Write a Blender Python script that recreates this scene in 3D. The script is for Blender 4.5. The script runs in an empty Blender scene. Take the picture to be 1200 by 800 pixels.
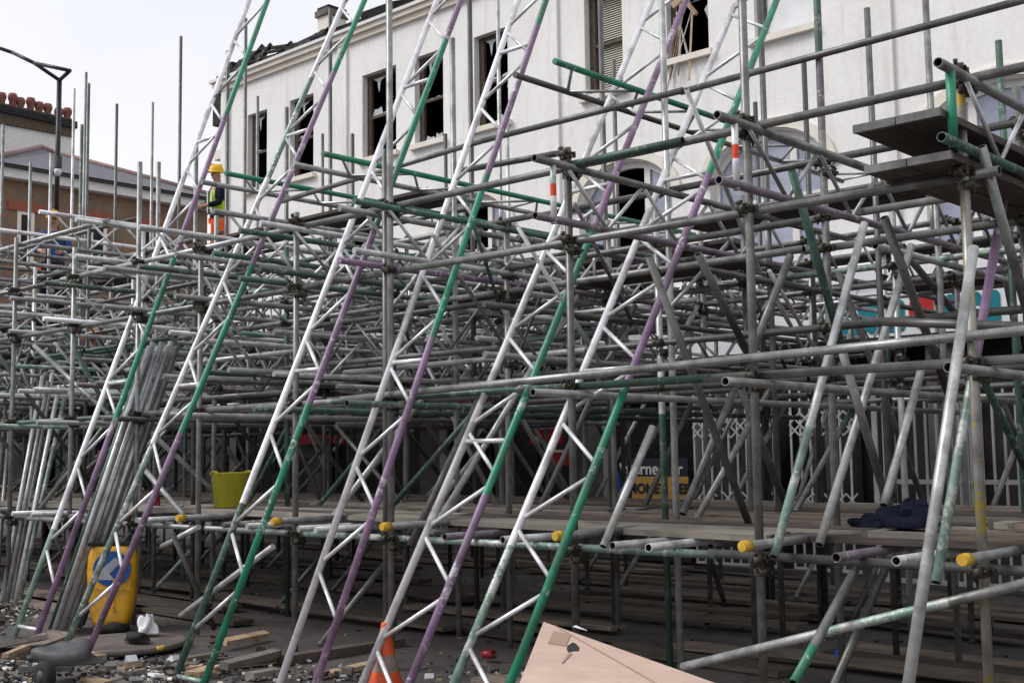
import bpy, math, random
from mathutils import Vector, Matrix
random.seed(7)
R_=math.radians
C=bpy.context.scene.collection
SC=bpy.context.scene
EYE=1.55
# ------------------------------------------------------------------ camera frame (survey of the place)
FPX=1409.0
def camaxes(yaw=42.9,pitch=5.35,roll=0.75):
    y,p,r=R_(yaw),R_(pitch),R_(roll)
    F=Vector((-math.sin(y)*math.cos(p),math.cos(y)*math.cos(p),math.sin(p)))
    R=Vector((math.cos(y),math.sin(y),0)); U=R.cross(F)
    return R*math.cos(r)-U*math.sin(r), U*math.cos(r)+R*math.sin(r), F
CR,CU,CF=camaxes()
EYEP=Vector((0,0,EYE))
def ray(x,y): return CR*((x-600)/FPX)-CU*((y-400)/FPX)+CF
def PY(x,y,Y): r=ray(x,y); return EYEP+r*(Y/r.y)
def PX(x,y,X): r=ray(x,y); return EYEP+r*(X/r.x)
def PZ(x,y,z): r=ray(x,y); return EYEP+r*((z-EYE)/r.z)
def PD(x,y,d): return EYEP+ray(x,y)*d
# ------------------------------------------------------------------ materials
M={}
def newmat(name):
    m=bpy.data.materials.new(name); m.use_nodes=True
    nt=m.node_tree; b=nt.nodes['Principled BSDF']; M[name]=m
    return m,nt,b
def N(nt,t,**k):
    n=nt.nodes.new(t)
    for a,v in k.items():
        if a in n.inputs: n.inputs[a].default_value=v
        else: setattr(n,a,v)
    return n
def coords(nt,scale=(1,1,1)):
    tc=N(nt,'ShaderNodeTexCoord'); mp=N(nt,'ShaderNodeMapping'); mp.inputs['Scale'].default_value=scale
    oi=N(nt,'ShaderNodeObjectInfo'); cmb=N(nt,'ShaderNodeCombineXYZ')
    ml=N(nt,'ShaderNodeMath',operation='MULTIPLY'); ml.inputs[1].default_value=37.0
    nt.links.new(oi.outputs['Random'],ml.inputs[0])
    nt.links.new(ml.outputs[0],cmb.inputs[0]); nt.links.new(ml.outputs[0],cmb.inputs[2])
    nt.links.new(tc.outputs['Object'],mp.inputs['Vector']); nt.links.new(cmb.outputs[0],mp.inputs['Location'])
    return mp.outputs[0],oi
def noise(nt,vec,scale,detail=4,rough=.6):
    n=N(nt,'ShaderNodeTexNoise'); n.inputs['Scale'].default_value=scale; n.inputs['Detail'].default_value=detail
    n.inputs['Roughness'].default_value=rough; nt.links.new(vec,n.inputs['Vector']); return n.outputs['Fac']
def ramp(nt,fac,stops):
    r=N(nt,'ShaderNodeValToRGB'); e=r.color_ramp.elements
    while len(e)<len(stops): e.new(.5)
    for i,(p,c) in enumerate(stops):
        e[i].position=p; e[i].color=(*c,1) if len(c)==3 else c
    nt.links.new(fac,r.inputs[0]); return r.outputs[0]
def mix(nt,fac,a,b,mode='MIX'):
    m=N(nt,'ShaderNodeMix',data_type='RGBA',blend_type=mode)
    for s,v in ((0,fac),(6,a),(7,b)):
        if isinstance(v,(int,float)): m.inputs[s].default_value=v
        elif isinstance(v,tuple): m.inputs[s].default_value=(*v,1)
        else: nt.links.new(v,m.inputs[s])
    return m.outputs[2]
def bump(nt,b,fac,strength=.2,dist=.01):
    n=N(nt,'ShaderNodeBump'); n.inputs['Strength'].default_value=strength; n.inputs['Distance'].default_value=dist
    nt.links.new(fac,n.inputs['Height']); nt.links.new(n.outputs[0],b.inputs['Normal'])
def simple(name,c1,c2,scale=6,rough=.7,metal=0,bs=.15,stretch=(1,1,1),detail=5,spec=.4):
    m,nt,b=newmat(name); v,oi=coords(nt,stretch)
    f=noise(nt,v,scale,detail); col=ramp(nt,f,[(.3,c1),(.7,c2)])
    nt.links.new(col,b.inputs['Base Color']); b.inputs['Roughness'].default_value=rough; b.inputs['Metallic'].default_value=metal
    b.inputs['Specular IOR Level'].default_value=spec
    if bs: bump(nt,b,f,bs)
    return m
def tubemat(name,ca,cb,chip=None,chipamt=.62,rough=.38,metal=.42,vary=.36):
    """steel tube: base steel tone with grime, optional worn paint that is chipped through to grey"""
    m,nt,b=newmat(name); v,oi=coords(nt)
    f=noise(nt,v,9,6,.7); base=ramp(nt,f,[(.3,ca),(.68,cb)])
    # object to object variation
    mr=N(nt,'ShaderNodeMapRange'); mr.inputs[3].default_value=1-vary; mr.inputs[4].default_value=1+vary*.6
    nt.links.new(oi.outputs['Random'],mr.inputs[0])
    hs=N(nt,'ShaderNodeHueSaturation'); nt.links.new(base,hs.inputs['Color']); nt.links.new(mr.outputs[0],hs.inputs['Value'])
    col=hs.outputs[0]
    f3=noise(nt,v,3.1,5,.7)
    grime=ramp(nt,f3,[(.46,(0,0,0)),(.62,(1,1,1))])
    col=mix(nt,grime,col,mix(nt,.5,col,(.07,.055,.045)))
    if chip:
        f2=noise(nt,v,30,5,.75); f4=noise(nt,v,5,3,.6)
        ad=N(nt,'ShaderNodeMath',operation='ADD'); nt.links.new(f2,ad.inputs[0]); nt.links.new(f4,ad.inputs[1])
        msk=ramp(nt,ad.outputs[0],[(.0,(0,0,0)),(1,(0,0,0))])
        cr=N(nt,'ShaderNodeMapRange'); cr.inputs[1].default_value=chipamt*2-.03; cr.inputs[2].default_value=chipamt*2+.03
        nt.links.new(ad.outputs[0],cr.inputs[0])
        col=mix(nt,cr.outputs[0],col,chip)
    nt.links.new(col,b.inputs['Base Color'])
    b.inputs['Roughness'].default_value=rough; b.inputs['Metallic'].default_value=metal
    bump(nt,b,f,.12,.004)
    return m
tubemat('galv',(.16,.165,.16),(.36,.365,.35),(.5,.5,.48),.66)
tubemat('galv_dark',(.08,.08,.078),(.18,.18,.172),(.3,.3,.28),.66)
tubemat('galv_pale',(.38,.39,.39),(.66,.67,.66),(.24,.24,.23),.64,vary=.15)
tubemat('tube_bright',(.5,.51,.52),(.75,.76,.77),(.35,.35,.34),.68,vary=.1,rough=.36,metal=.6)
tubemat('white_tube',(.7,.68,.7),(.87,.85,.87),(.36,.33,.35),.64,rough=.38,metal=.35,vary=.08)
tubemat('lace',(.7,.7,.72),(.88,.88,.9),(.45,.45,.46),.7,rough=.34,metal=.4,vary=.06)
tubemat('green_tube',(.008,.17,.085),(.02,.27,.15),(.42,.5,.46),.60,rough=.42,metal=0,vary=.15)
tubemat('green_faded',(.13,.25,.19),(.32,.43,.37),(.5,.5,.48),.54,rough=.45,metal=.3,vary=.2)
tubemat('green_dark',(.03,.085,.06),(.08,.15,.115),(.24,.25,.23),.57,rough=.5,metal=.3,vary=.3)
tubemat('purple_tube',(.17,.095,.18),(.29,.185,.3),(.52,.48,.52),.58,rough=.42,metal=0,vary=.15)
tubemat('purple_dull',(.14,.115,.14),(.24,.19,.235),(.36,.34,.35),.57,rough=.45,metal=.4,vary=.2)
tubemat('yellowed',(.22,.21,.19),(.34,.33,.3),(.42,.32,.06),.555,vary=.1)
simple('coupler',(.025,.023,.02),(.12,.105,.08),40,.5,.6)
simple('drink_red',(.25,.01,.02),(.35,.02,.03),8,.3)
simple('old_brick',(.05,.042,.03),(.13,.09,.06),7,.9,bs=.5)
simple('tile_pink',(.2,.14,.13),(.3,.2,.18),9,.8)
simple('shop_pier',(.05,.046,.045),(.13,.115,.105),3,.7)
simple('dark_in',(.012,.011,.01),(.015,.015,.015),5,.9)
simple('cap_yellow',(.4,.25,.03),(.72,.44,.04),16,.5)
simple('red_tape',(.6,.05,.015),(.75,.08,.02),12,.5)
def woodmat(name,c1,c2,c3):
    m,nt,b=newmat(name); v,oi=coords(nt,(1,1,1))
    n1=noise(nt,v,2.2,4); v2,_=coords(nt,(1.2,26,26)); n2=noise(nt,v2,2.0,6,.7)
    col=ramp(nt,n2,[(.3,c1),(.5,c2),(.72,c3)])
    mr=N(nt,'ShaderNodeMapRange'); mr.inputs[3].default_value=.62; mr.inputs[4].default_value=1.25
    nt.links.new(oi.outputs['Random'],mr.inputs[0])
    hs=N(nt,'ShaderNodeHueSaturation'); nt.links.new(col,hs.inputs['Color']); nt.links.new(mr.outputs[0],hs.inputs['Value'])
    st=ramp(nt,n1,[(.5,(0,0,0)),(.7,(1,1,1))])
    col=mix(nt,st,hs.outputs[0],mix(nt,.6,hs.outputs[0],(.05,.04,.035)))
    nt.links.new(col,b.inputs['Base Color']); b.inputs['Roughness'].default_value=.85
    bump(nt,b,n2,.4,.004)
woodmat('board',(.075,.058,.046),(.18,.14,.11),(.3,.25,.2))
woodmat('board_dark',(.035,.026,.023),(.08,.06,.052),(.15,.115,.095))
simple('board_pale',(.3,.31,.33),(.5,.51,.53),8,.6)
woodmat('board_new',(.3,.2,.12),(.45,.32,.2),(.58,.45,.31))
woodmat('board_grey',(.16,.14,.12),(.28,.25,.21),(.38,.34,.29))
def render_wall():
    m,nt,b=newmat('render_wall'); v,_=coords(nt)
    n1=noise(nt,v,.7,6,.65); n2=noise(nt,v,14,5,.7)
    v2,_=coords(nt,(3.2,1,.25)); n3=noise(nt,v2,1.6,5,.7)
    col=ramp(nt,n1,[(.3,(.75,.735,.72)),(.7,(.85,.84,.825))])
    st=ramp(nt,n3,[(.5,(0,0,0)),(.72,(1,1,1))])
    col=mix(nt,st,col,mix(nt,.36,col,(.4,.36,.31)))
    v5,_=coords(nt,(.5,1,.9)); n5=noise(nt,v5,1.1,7,.75); col=mix(nt,ramp(nt,n5,[(.58,(0,0,0)),(.61,(.5,.5,.5))]),col,(.86,.84,.81))
    n6=noise(nt,v5,.9,9,.8); col=mix(nt,ramp(nt,n6,[(.497,(0,0,0)),(.5,(.45,.45,.45)),(.503,(0,0,0))]),col,(.42,.38,.33))
    col=mix(nt,ramp(nt,n2,[(.35,(.3,.3,.3)),(.6,(0,0,0))]),col,(.62,.58,.53))
    nt.links.new(col,b.inputs['Base Color']); b.inputs['Roughness'].default_value=.85; bump(nt,b,n2,.25,.01)
render_wall()
simple('trim',(.68,.62,.53),(.78,.73,.65),3,.8)
simple('frame_wood',(.045,.03,.022),(.12,.085,.065),18,.7)
simple('frame_white',(.6,.58,.55),(.75,.73,.7),9,.6)
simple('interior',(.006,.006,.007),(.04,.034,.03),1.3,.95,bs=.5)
simple('char',(.006,.006,.007),(.028,.026,.026),9,.85,bs=.6)
simple('slate',(.085,.088,.1),(.15,.152,.168),3,.7,stretch=(1,1,6))
simple('dark_fascia',(.02,.02,.022),(.045,.042,.042),6,.6)
simple('teal',(.0,.13,.16),(.0,.2,.235),4,.45)
simple('red_sign',(.35,.008,.012),(.5,.015,.02),5,.45)
simple('white_sign',(.62,.63,.65),(.74,.75,.77),3,.5)
simple('amber_sign',(.42,.24,.06),(.6,.36,.1),9,.5)
simple('ink',(.015,.015,.03),(.03,.03,.05),9,.6)
simple('black_metal',(.012,.013,.016),(.03,.032,.038),9,.45,.3)
simple('pot',(.13,.05,.04),(.27,.1,.075),14,.85)
simple('helmet_yellow',(.75,.42,.01),(.85,.5,.015),9,.35)
simple('helmet_orange',(.8,.12,.01),(.85,.16,.015),9,.4)
simple('hivis',(.45,.68,.02),(.55,.78,.03),12,.7)
simple('hivis_orange',(.8,.1,.015),(.9,.14,.02),12,.7)
simple('navy',(.006,.007,.016),(.016,.018,.036),26,.95,bs=1.0,spec=.15)
simple('blue_cloth',(.02,.05,.18),(.04,.09,.28),9,.9)
simple('skin',(.42,.23,.16),(.5,.29,.21),9,.6)
simple('boot',(.02,.015,.012),(.05,.035,.025),9,.7)
simple('cloth_white',(.55,.56,.58),(.78,.78,.8),6,.9,bs=.4)
simple('tub_yellow',(.34,.31,.03),(.56,.5,.03),7,.6,stretch=(1,1,.3))
simple('plastic_grey',(.03,.031,.036),(.085,.083,.085),9,.6,bs=.5)
simple('rubber',(.008,.008,.008),(.025,.024,.023),20,.8)
def cardmat():
    m,nt,b=newmat('card'); v,_=coords(nt); n1=noise(nt,v,2.4,6,.7); v2,_=coords(nt,(1,12,1)); n2=noise(nt,v2,9,5,.7)
    col=ramp(nt,n1,[(.3,(.44,.31,.25)),(.68,(.56,.41,.33))])
    col=mix(nt,ramp(nt,n2,[(.5,(0,0,0)),(.72,(.45,.45,.45))]),col,(.34,.24,.19))
    n3=noise(nt,v,14,4,.8); col=mix(nt,ramp(nt,n3,[(.66,(0,0,0)),(.7,(.8,.8,.8))]),col,(.25,.18,.15))
    nt.links.new(col,b.inputs['Base Color']); b.inputs['Roughness'].default_value=.8; bump(nt,b,n1,.5,.03)
cardmat()
simple('card_dark',(.3,.2,.15),(.36,.25,.19),5,.9)
simple('cone_orange',(.5,.06,.015),(.68,.1,.02),7,.5)
simple('cone_dirty',(.16,.12,.1),(.32,.25,.21),11,.7)
simple('blue_plastic',(.0,.07,.5),(.0,.1,.62),7,.4)
simple('sign_blue',(.005,.06,.24),(.01,.085,.32),7,.35)
simple('slab',(.09,.075,.065),(.16,.135,.12),6,.85,bs=.4)
simple('blind',(.55,.53,.44),(.66,.64,.54),6,.7)
def bollard_mat():
    m,nt,b=newmat('bollard_yellow'); v,_=coords(nt)
    n=noise(nt,v,7,6,.7); col=ramp(nt,n,[(.3,(.62,.3,.01)),(.62,(.8,.43,.02))])
    d=ramp(nt,noise(nt,v,3.4,5,.7),[(.5,(0,0,0)),(.72,(1,1,1))]); col=mix(nt,d,col,mix(nt,.65,col,(.14,.08,.03)))
    nt.links.new(col,b.inputs['Base Color']); b.inputs['Roughness'].default_value=.42; bump(nt,b,n,.2)
bollard_mat()
def brick():
    m,nt,b=newmat('brick')
    tc=N(nt,'ShaderNodeTexCoord'); sp=N(nt,'ShaderNodeSeparateXYZ'); cb=N(nt,'ShaderNodeCombineXYZ')
    nt.links.new(tc.outputs['Object'],sp.inputs[0])
    ad=N(nt,'ShaderNodeMath',operation='ADD'); nt.links.new(sp.outputs[0],ad.inputs[0]); nt.links.new(sp.outputs[1],ad.inputs[1])
    nt.links.new(ad.outputs[0],cb.inputs[0]); nt.links.new(sp.outputs[2],cb.inputs[1])
    t=N(nt,'ShaderNodeTexBrick'); t.inputs['Scale'].default_value=1.0; t.inputs['Brick Width'].default_value=.23; t.inputs['Row Height'].default_value=.08
    t.inputs['Mortar Size'].default_value=.009; t.inputs['Color1'].default_value=(.15,.1,.065,1); t.inputs['Color2'].default_value=(.27,.09,.055,1); t.inputs['Mortar'].default_value=(.16,.14,.12,1)
    nt.links.new(cb.outputs[0],t.inputs['Vector'])
    n=noise(nt,tc.outputs['Object'],.9,5,.7); st=ramp(nt,n,[(.4,(0,0,0)),(.65,(1,1,1))])
    n2=noise(nt,tc.outputs['Object'],7,5,.7)
    col=mix(nt,st,t.outputs[0],mix(nt,.5,t.outputs[0],(.2,.19,.1)))
    col=mix(nt,ramp(nt,n2,[(.5,(0,0,0)),(.7,(.7,.7,.7))]),col,(.09,.07,.055))
    nt.links.new(col,b.inputs['Base Color']); b.inputs['Roughness'].default_value=.9; bump(nt,b,t.outputs[1],-.4,.01)
brick()
simple('red_brick',(.22,.065,.04),(.33,.1,.065),20,.85)
def ground_mat():
    m,nt,b=newmat('ground'); tc=N(nt,'ShaderNodeTexCoord'); o=tc.outputs['Object']
    n=noise(nt,o,.9,8,.7); n2=noise(nt,o,45,4,.7); n3=noise(nt,o,3.5,7,.75)
    col=ramp(nt,n,[(.3,(.06,.052,.05)),(.7,(.13,.112,.105))])
    col=mix(nt,ramp(nt,n3,[(.52,(0,0,0)),(.66,(1,1,1))]),col,(.035,.03,.03))
    col=mix(nt,ramp(nt,n2,[(.6,(0,0,0)),(.72,(.6,.6,.6))]),col,(.2,.17,.14))
    nt.links.new(col,b.inputs['Base Color']); rg=N(nt,'ShaderNodeMapRange'); rg.inputs[3].default_value=.45; rg.inputs[4].default_value=.95
    nt.links.new(n3,rg.inputs[0]); nt.links.new(rg.outputs[0],b.inputs['Roughness']); bump(nt,b,n2,.5,.01)
ground_mat()
m,nt,b=newmat('glass_reflection'); v,_=coords(nt); f=noise(nt,v,2.2,4)  # bluish reflections on the panes are put into the base colour
nt.links.new(ramp(nt,f,[(.35,(.22,.24,.32)),(.65,(.36,.38,.47))]),b.inputs['Base Color']); b.inputs['Roughness'].default_value=.12; b.inputs['Specular IOR Level'].default_value=.8
m,nt,b=newmat('glass_shard'); b.inputs['Base Color'].default_value=(.42,.44,.46,1); b.inputs['Roughness'].default_value=.15
# ------------------------------------------------------------------ mesh builder
class MB:
    def __init__(s): s.v=[]; s.f=[]; s.m=[]; s.sm=[]; s.mats=[]
    def mi(s,mat):
        if mat not in s.mats: s.mats.append(mat)
        return s.mats.index(mat)
    def face(s,idx,mat,smooth=False): s.f.append(tuple(idx)); s.m.append(s.mi(mat)); s.sm.append(smooth)
    def box(s,c,d,mat,rot=None,taper=0):
        c=Vector(c); i=len(s.v); a=[x/2 for x in d]
        for z in (-1,1):
            t=1-taper if z>0 else 1
            for x,y in ((-1,-1),(1,-1),(1,1),(-1,1)):
                p=Vector((x*a[0]*t,y*a[1]*t,z*a[2])); p=rot@p if rot else p; s.v.append(c+p)
        for q in ((3,2,1,0),(4,5,6,7),(0,1,5,4),(1,2,6,5),(2,3,7,6),(3,0,4,7)): s.face([i+k for k in q],mat)
    def bx(s,x0,x1,y0,y1,z0,z1,mat): s.box(((x0+x1)/2,(y0+y1)/2,(z0+z1)/2),(abs(x1-x0),abs(y1-y0),abs(z1-z0)),mat)
    def bar(s,p,q,w,h,mat,up=Vector((0,0,1))):
        p=Vector(p);q=Vector(q); d=(q-p); L=d.length; d.normalize()
        if abs(d.dot(up))>.99: up=Vector((1,0,0))
        y=up.cross(d).normalized(); z=d.cross(y)
        s.box((p+q)/2,(L,w,h),mat,Matrix((d,y,z)).transposed())
    def quad(s,a,b,c,d,mat):
        i=len(s.v); s.v+= [Vector(a),Vector(b),Vector(c),Vector(d)]; s.face((i,i+1,i+2,i+3),mat)
    def poly(s,pts,mat):
        i=len(s.v); s.v+=[Vector(p) for p in pts]; s.face(range(i,i+len(pts)),mat)
    def prism(s,pts,ext,mat,mat_side=None):
        n=len(pts); i=len(s.v); e=Vector(ext); s.v+=[Vector(p) for p in pts]+[Vector(p)+e for p in pts]
        s.face(range(i,i+n),mat); s.face(list(range(i+n,i+2*n))[::-1],mat)
        for k in range(n): s.face((i+k,i+n+k,i+n+(k+1)%n,i+(k+1)%n),mat_side or mat)
    def tube(s,p,q,r,mat,n=10,hollow=True,segs=None):
        """round tube; segs = [(t_end,mat),...] material bands along its length"""
        p=Vector(p);q=Vector(q); d=(q-p); L=d.length
        if L<1e-5: return
        d/=L; a=Vector((0,0,1)) if abs(d.z)<.9 else Vector((1,0,0))
        x=a.cross(d).normalized(); y=d.cross(x)
        segs=segs or [(1.0,mat)]
        ts=[0]+[t for t,_ in segs]; rings=[]
        def ring(c,rr):
            i=len(s.v)
            for k in range(n):
                t=2*math.pi*k/n; s.v.append(c+x*(rr*math.cos(t))+y*(rr*math.sin(t)))
            return i
        for t in ts: rings.append(ring(p+d*(L*t),r))
        for (a0,a1,(t,mt)) in zip(rings[:-1],rings[1:],segs):
            for k in range(n): s.face((a0+k,a0+(k+1)%n,a1+(k+1)%n,a1+k),mt,True)
        for c,i,sg,mt in ((p,rings[0],1,segs[0][1]),(q,rings[-1],-1,segs[-1][1])):
            if hollow:
                j=ring(c,r*.82); kk=ring(c+d*(sg*min(.12,L/3)),r*.82)
                for k in range(n):
                    s.face((i+k,j+k,j+(k+1)%n,i+(k+1)%n)[::sg],mt); s.face((j+k,kk+k,kk+(k+1)%n,j+(k+1)%n)[::sg],'dark_in',True)
                s.face([kk+k for k in range(n)],'dark_in')
            else: s.face([i+k for k in range(n)][::-sg],mt)
    def lathe(s,c,prof,mat,n=24,smooth=True,squash=(1,1),mats=None,rot=None):
        c=Vector(c); R=[]
        for r,z in prof:
            i=len(s.v); R.append(i)
            for k in range(n):
                t=2*math.pi*k/n; p=Vector((r*math.cos(t)*squash[0],r*math.sin(t)*squash[1],z)); s.v.append(c+(rot@p if rot else p))
        for j in range(len(R)-1):
            for k in range(n): s.face((R[j]+k,R[j]+(k+1)%n,R[j+1]+(k+1)%n,R[j+1]+k),mats[j] if mats else mat,smooth)
        s.face([R[0]+k for k in range(n)][::-1],mats[0] if mats else mat); s.face([R[-1]+k for k in range(n)],mats[-1] if mats else mat)
    def build(s,name,parent=None,org=None):
        o=Vector(org) if org is not None else (parent_world(parent) if parent else Vector((0,0,0)))
        me=bpy.data.meshes.new(name); me.from_pydata([tuple(v-o) for v in s.v],[],s.f)
        for mt in s.mats: me.materials.append(M[mt])
        me.polygons.foreach_set('material_index',s.m); me.polygons.foreach_set('use_smooth',s.sm); me.update()
        ob=bpy.data.objects.new(name,me); C.objects.link(ob)
        if parent: ob.parent=parent; ob.location=o-parent_world(parent)
        else: ob.location=o
        return ob
WORLD={}
def parent_world(o):
    p=Vector((0,0,0))
    while o: p+=o.location; o=o.parent
    return p
def tag(o,label=None,cat=None,group=None,kind=None):
    if label: o['label']=label
    if cat: o['category']=cat
    if group: o['group']=group
    if kind: o['kind']=kind
    return o
def empty(name,loc,label,cat,group=None):
    o=bpy.data.objects.new(name,None); C.objects.link(o); o.location=loc; o.empty_display_size=.1
    return tag(o,label,cat,group)
def text_mesh(name,body,loc,size,mat,parent,rot=(R_(90),0,0),ext=.004,align='LEFT',sx=1.0,shear=0,bold=.0):
    cu=bpy.data.curves.new(name,'FONT'); cu.body=body; cu.size=size; cu.extrude=ext; cu.align_x=align; cu.shear=shear; cu.offset=bold
    t=bpy.data.objects.new('tmp',cu); C.objects.link(t)
    me=bpy.data.meshes.new_from_object(t.evaluated_get(bpy.context.evaluated_depsgraph_get())); bpy.data.objects.remove(t)
    me.materials.clear(); me.materials.append(M[mat]); me.name=name
    o=bpy.data.objects.new(name,me); C.objects.link(o); o.parent=parent; o.location=Vector(loc)-parent_world(parent); o.rotation_euler=rot; o.scale=(sx,1,1)
    return o
TR=.0255
# ------------------------------------------------------------------ ground
g=MB(); nx,ny=60,60
def gz(x,y): return .012*math.sin(x*1.7+.4*y)+.01*math.sin(y*2.3-x*.6)-.012
for j in range(ny+1):
    for i in range(nx+1): 
        x=-40+i*50/nx; y=-5+j*35/ny; g.v.append(Vector((x,y,gz(x,y))))
for j in range(ny):
    for i in range(nx): a=j*(nx+1)+i; g.face((a,a+1,a+nx+2,a+nx+1),'ground',True)
# outer skirts to the horizon
for q in (((-400,-400),(400,-400),(400,-5),(-400,-5)),((-400,30),(400,30),(400,400),(-400,400)),((-400,-5),(-40,-5),(-40,30),(-400,30)),((10,-5),(400,-5),(400,30),(10,30))):
    g.quad(*[(x,y,-.03) for x,y in q],'ground')
tag(g.build('ground'),kind='structure')
# ------------------------------------------------------------------ six raking lattice beams
LAD=[ # L chord, R chord, foot y, node y, p, rung ys, R bands (from bottom: y boundary, mat), L bands, label
 dict(L=((18,742),(290,0)),R=((43,742),(315,0)),foot=745,node=449,rungs=(733,449,167),
  Rb=[(494,'purple_tube'),(295,'green_tube'),(135,'purple_tube'),(-300,'green_tube')],Lb=[(620,'green_faded'),(-300,'white_tube')],
  label='leftmost of the six long lattice beams, leaning up in front of the brick house and the burnt roof corner'),
 dict(L=((73,765),(400,0)),R=((100,765),(430,0)),foot=770,node=417,rungs=(452,160),
  Rb=[(507,'purple_tube'),(310,'green_tube'),(85,'purple_tube'),(-300,'green_tube')],Lb=[(520,'green_faded'),(210,'white_tube'),(90,'green_faded'),(-300,'white_tube')],
  label='long lattice beam leaning across the yellow bollard, second from the left of the six'),
 dict(L=((205,795),(511,0)),R=((240,795),(541,0)),foot=800,node=393,rungs=(793,435,103),
  Rb=[(474,'green_tube'),(270,'purple_tube'),(47,'green_tube'),(-300,'purple_tube')],Lb=[(590,'green_dark'),(-300,'white_tube')],
  label='long lattice beam with both feet green, leaning just left of the yellow tub'),
 dict(L=((328,800),(607,0)),R=((370,800),(640,0)),foot=808,node=425,rungs=(425,63),
  Rb=[(395,'purple_tube'),(205,'green_tube'),(30,'purple_tube'),(-300,'green_tube')],Lb=[(-300,'white_tube')],
  label='long lattice beam with a purple lower right chord, leaning left of the red bakery sign'),
 dict(L=((425,800),(768,0)),R=((482,800),(802,0)),foot=832,node=391,rungs=(517,225),
  Rb=[(580,'purple_tube'),(270,'green_tube'),(-300,'purple_tube')],Lb=[(-300,'white_tube')],
  label='long lattice beam rising from beside the orange traffic cone, fifth of the six'),
 dict(L=((532,800),(868,0)),R=((600,800),(908,0)),foot=852,node=377,rungs=(435,212),
  Rb=[(455,'green_tube'),(205,'purple_tube'),(-300,'green_tube')],Lb=[(640,'green_faded'),(-300,'white_tube')],
  label='rightmost and nearest long lattice beam, green foot beside the cardboard box'),
]
def onseg(s,y): (x1,y1),(x2,y2)=s; return x1+(x2-x1)*(y-y1)/(y2-y1)
for d in LAD:
    nl=ray(*d['L'][0]).cross(ray(*d['L'][1])); nr=ray(*d['R'][0]).cross(ray(*d['R'][1]))
    al=(math.atan(-nl.z/nl.y)+math.atan(-nr.z/nr.y))/2
    D=Vector((0,math.sin(al),math.cos(al)))
    # common lean; foot on the ground under the chord's foot
    fm=PZ(onseg(d['L'],d['foot']),d['foot'],0)
    P0=fm
    r1=ray(onseg(d['R'],400),400); npl=r1.cross(D)  # right chord plane
    s=-(npl.dot(P0-EYEP))/npl.x
    P1=P0+Vector((s,0,0))
    LEN=9.2
    def par(y,P):   # parameter along chord for image row y
        # solve projection row of P+t*D
        a=(P-EYEP).dot(CU); b=D.dot(CU); c=(P-EYEP).dot(CF); e=D.dot(CF); k=-(y-400)/FPX
        return (k*c-a)/(b-k*e)
    root=empty('lattice_beam',P0,d['label'],'lattice beam','six long lattice beams leaning on the scaffold')
    for P,bands in ((P0,d['Lb']),(P1,d['Rb'])):
        segs=[]; 
        for yb,mt in bands:
            t=min(1.0,max(.001,par(yb,P)/LEN)) if yb>-200 else 1.0
            segs.append((t,mt))
        segs[-1]=(1.0,segs[-1][1])
        mb=MB(); mb.tube(P,P+D*LEN,TR*1.03,None,16,True,segs); mb.build('chord',root)
    # lacing
    tn=par(d['node'],P0); p=.80; X=P1-P0
    k0=int(math.floor((.1-tn)/p)); 
    for k in range(k0,20):
        s0=tn+k*p
        lr=.0145
        if .15<s0<LEN-.1:
            for sg in (-1,1):
                e=s0+sg*(p/2-.045)
                if .03<e<LEN:
                    mb=MB(); mb.tube(P0+D*(s0+sg*.035),P1+D*e,lr,'lace',10,False); mb.build('diagonal_strut',root)
    for ry in d['rungs']:
        t=max(par(ry,P0),.05); mb=MB(); mb.tube(P0+D*t,P1+D*t,.017,'lace' if ry<700 else ('green_faded' if d['foot']==800 else 'lace'),10,False); mb.build('rung',root)
    d['P0']=P0; d['s']=s
# ------------------------------------------------------------------ the scaffold
SROOT=empty('scaffold',(-9,6,0),'dense grey tube scaffold with low boarded deck before the burnt white building','scaffold')
PARTS={'standard':[],'ledger':[],'transom':[],'brace':[],'lattice_beam':[],'coupler':[]}
def show(p,q,r=TR):
    m=(Vector(p)+Vector(q))/2-EYEP; dd=m.dot(CF)
    if dd<.5: return 0
    x=m.dot(CR)/dd*FPX; y=m.dot(CU)/dd*FPX
    w=1 if abs(x)<800 and abs(y)<600 else .05
    return w*(Vector(q)-Vector(p)).length/dd**2
def add(kind,p,q,mat='galv',segs=None,hollow=None,r=TR):
    p=Vector(p);q=Vector(q)
    PARTS[kind].append((show(p,q),p,q,mat,segs,r))
def rmat(g=.14,pp=.05,pale=.2,dark=.3):
    u=random.random()
    if u<g: return random.choice(['green_dark','green_faded','green_dark'])
    if u<g+pp: return 'purple_dull'
    if u<g+pp+pale: return 'galv_pale'
    if u<g+pp+pale+dark: return 'galv_dark'
    return 'galv'
def rsegs():
    if random.random()<.2:
        a=random.uniform(.3,.7); return [(a,rmat()),(1.0,rmat())]
    return None
def E_(z): return z+EYE
ROWS=[6.0,7.25,8.5,9.75,11.0,12.3]
def lines(row):
    if row==0: xs=[-1.1,-2.41,-3.68,-5.05,-6.83,-8.0,-9.42,-10.5,-11.8]
    elif row==1: xs=[-1.3,-2.55,-3.86,-5.23,-6.8,-8.25,-9.8,-11.1]
    else: xs=[-1.2-1.36*i+random.uniform(-.12,.12) for i in range(8)]
    while xs[-1]>-26.5: xs.append(xs[-1]-random.uniform(1.3,1.5))
    return [0.25,1.6]+xs
COUP=[]
def tier(x): return 2.12 if x>-10.6 else (2.38 if x>-12 else 2.7)
def top_std(row,x):
    if x<-9.2 and row<3: return tier(x)+random.uniform(-.35,.25)
    if x<-9.2: return random.uniform(2.4,3.0)
    return random.uniform(1.7,2.2)
GRID=[]
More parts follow.
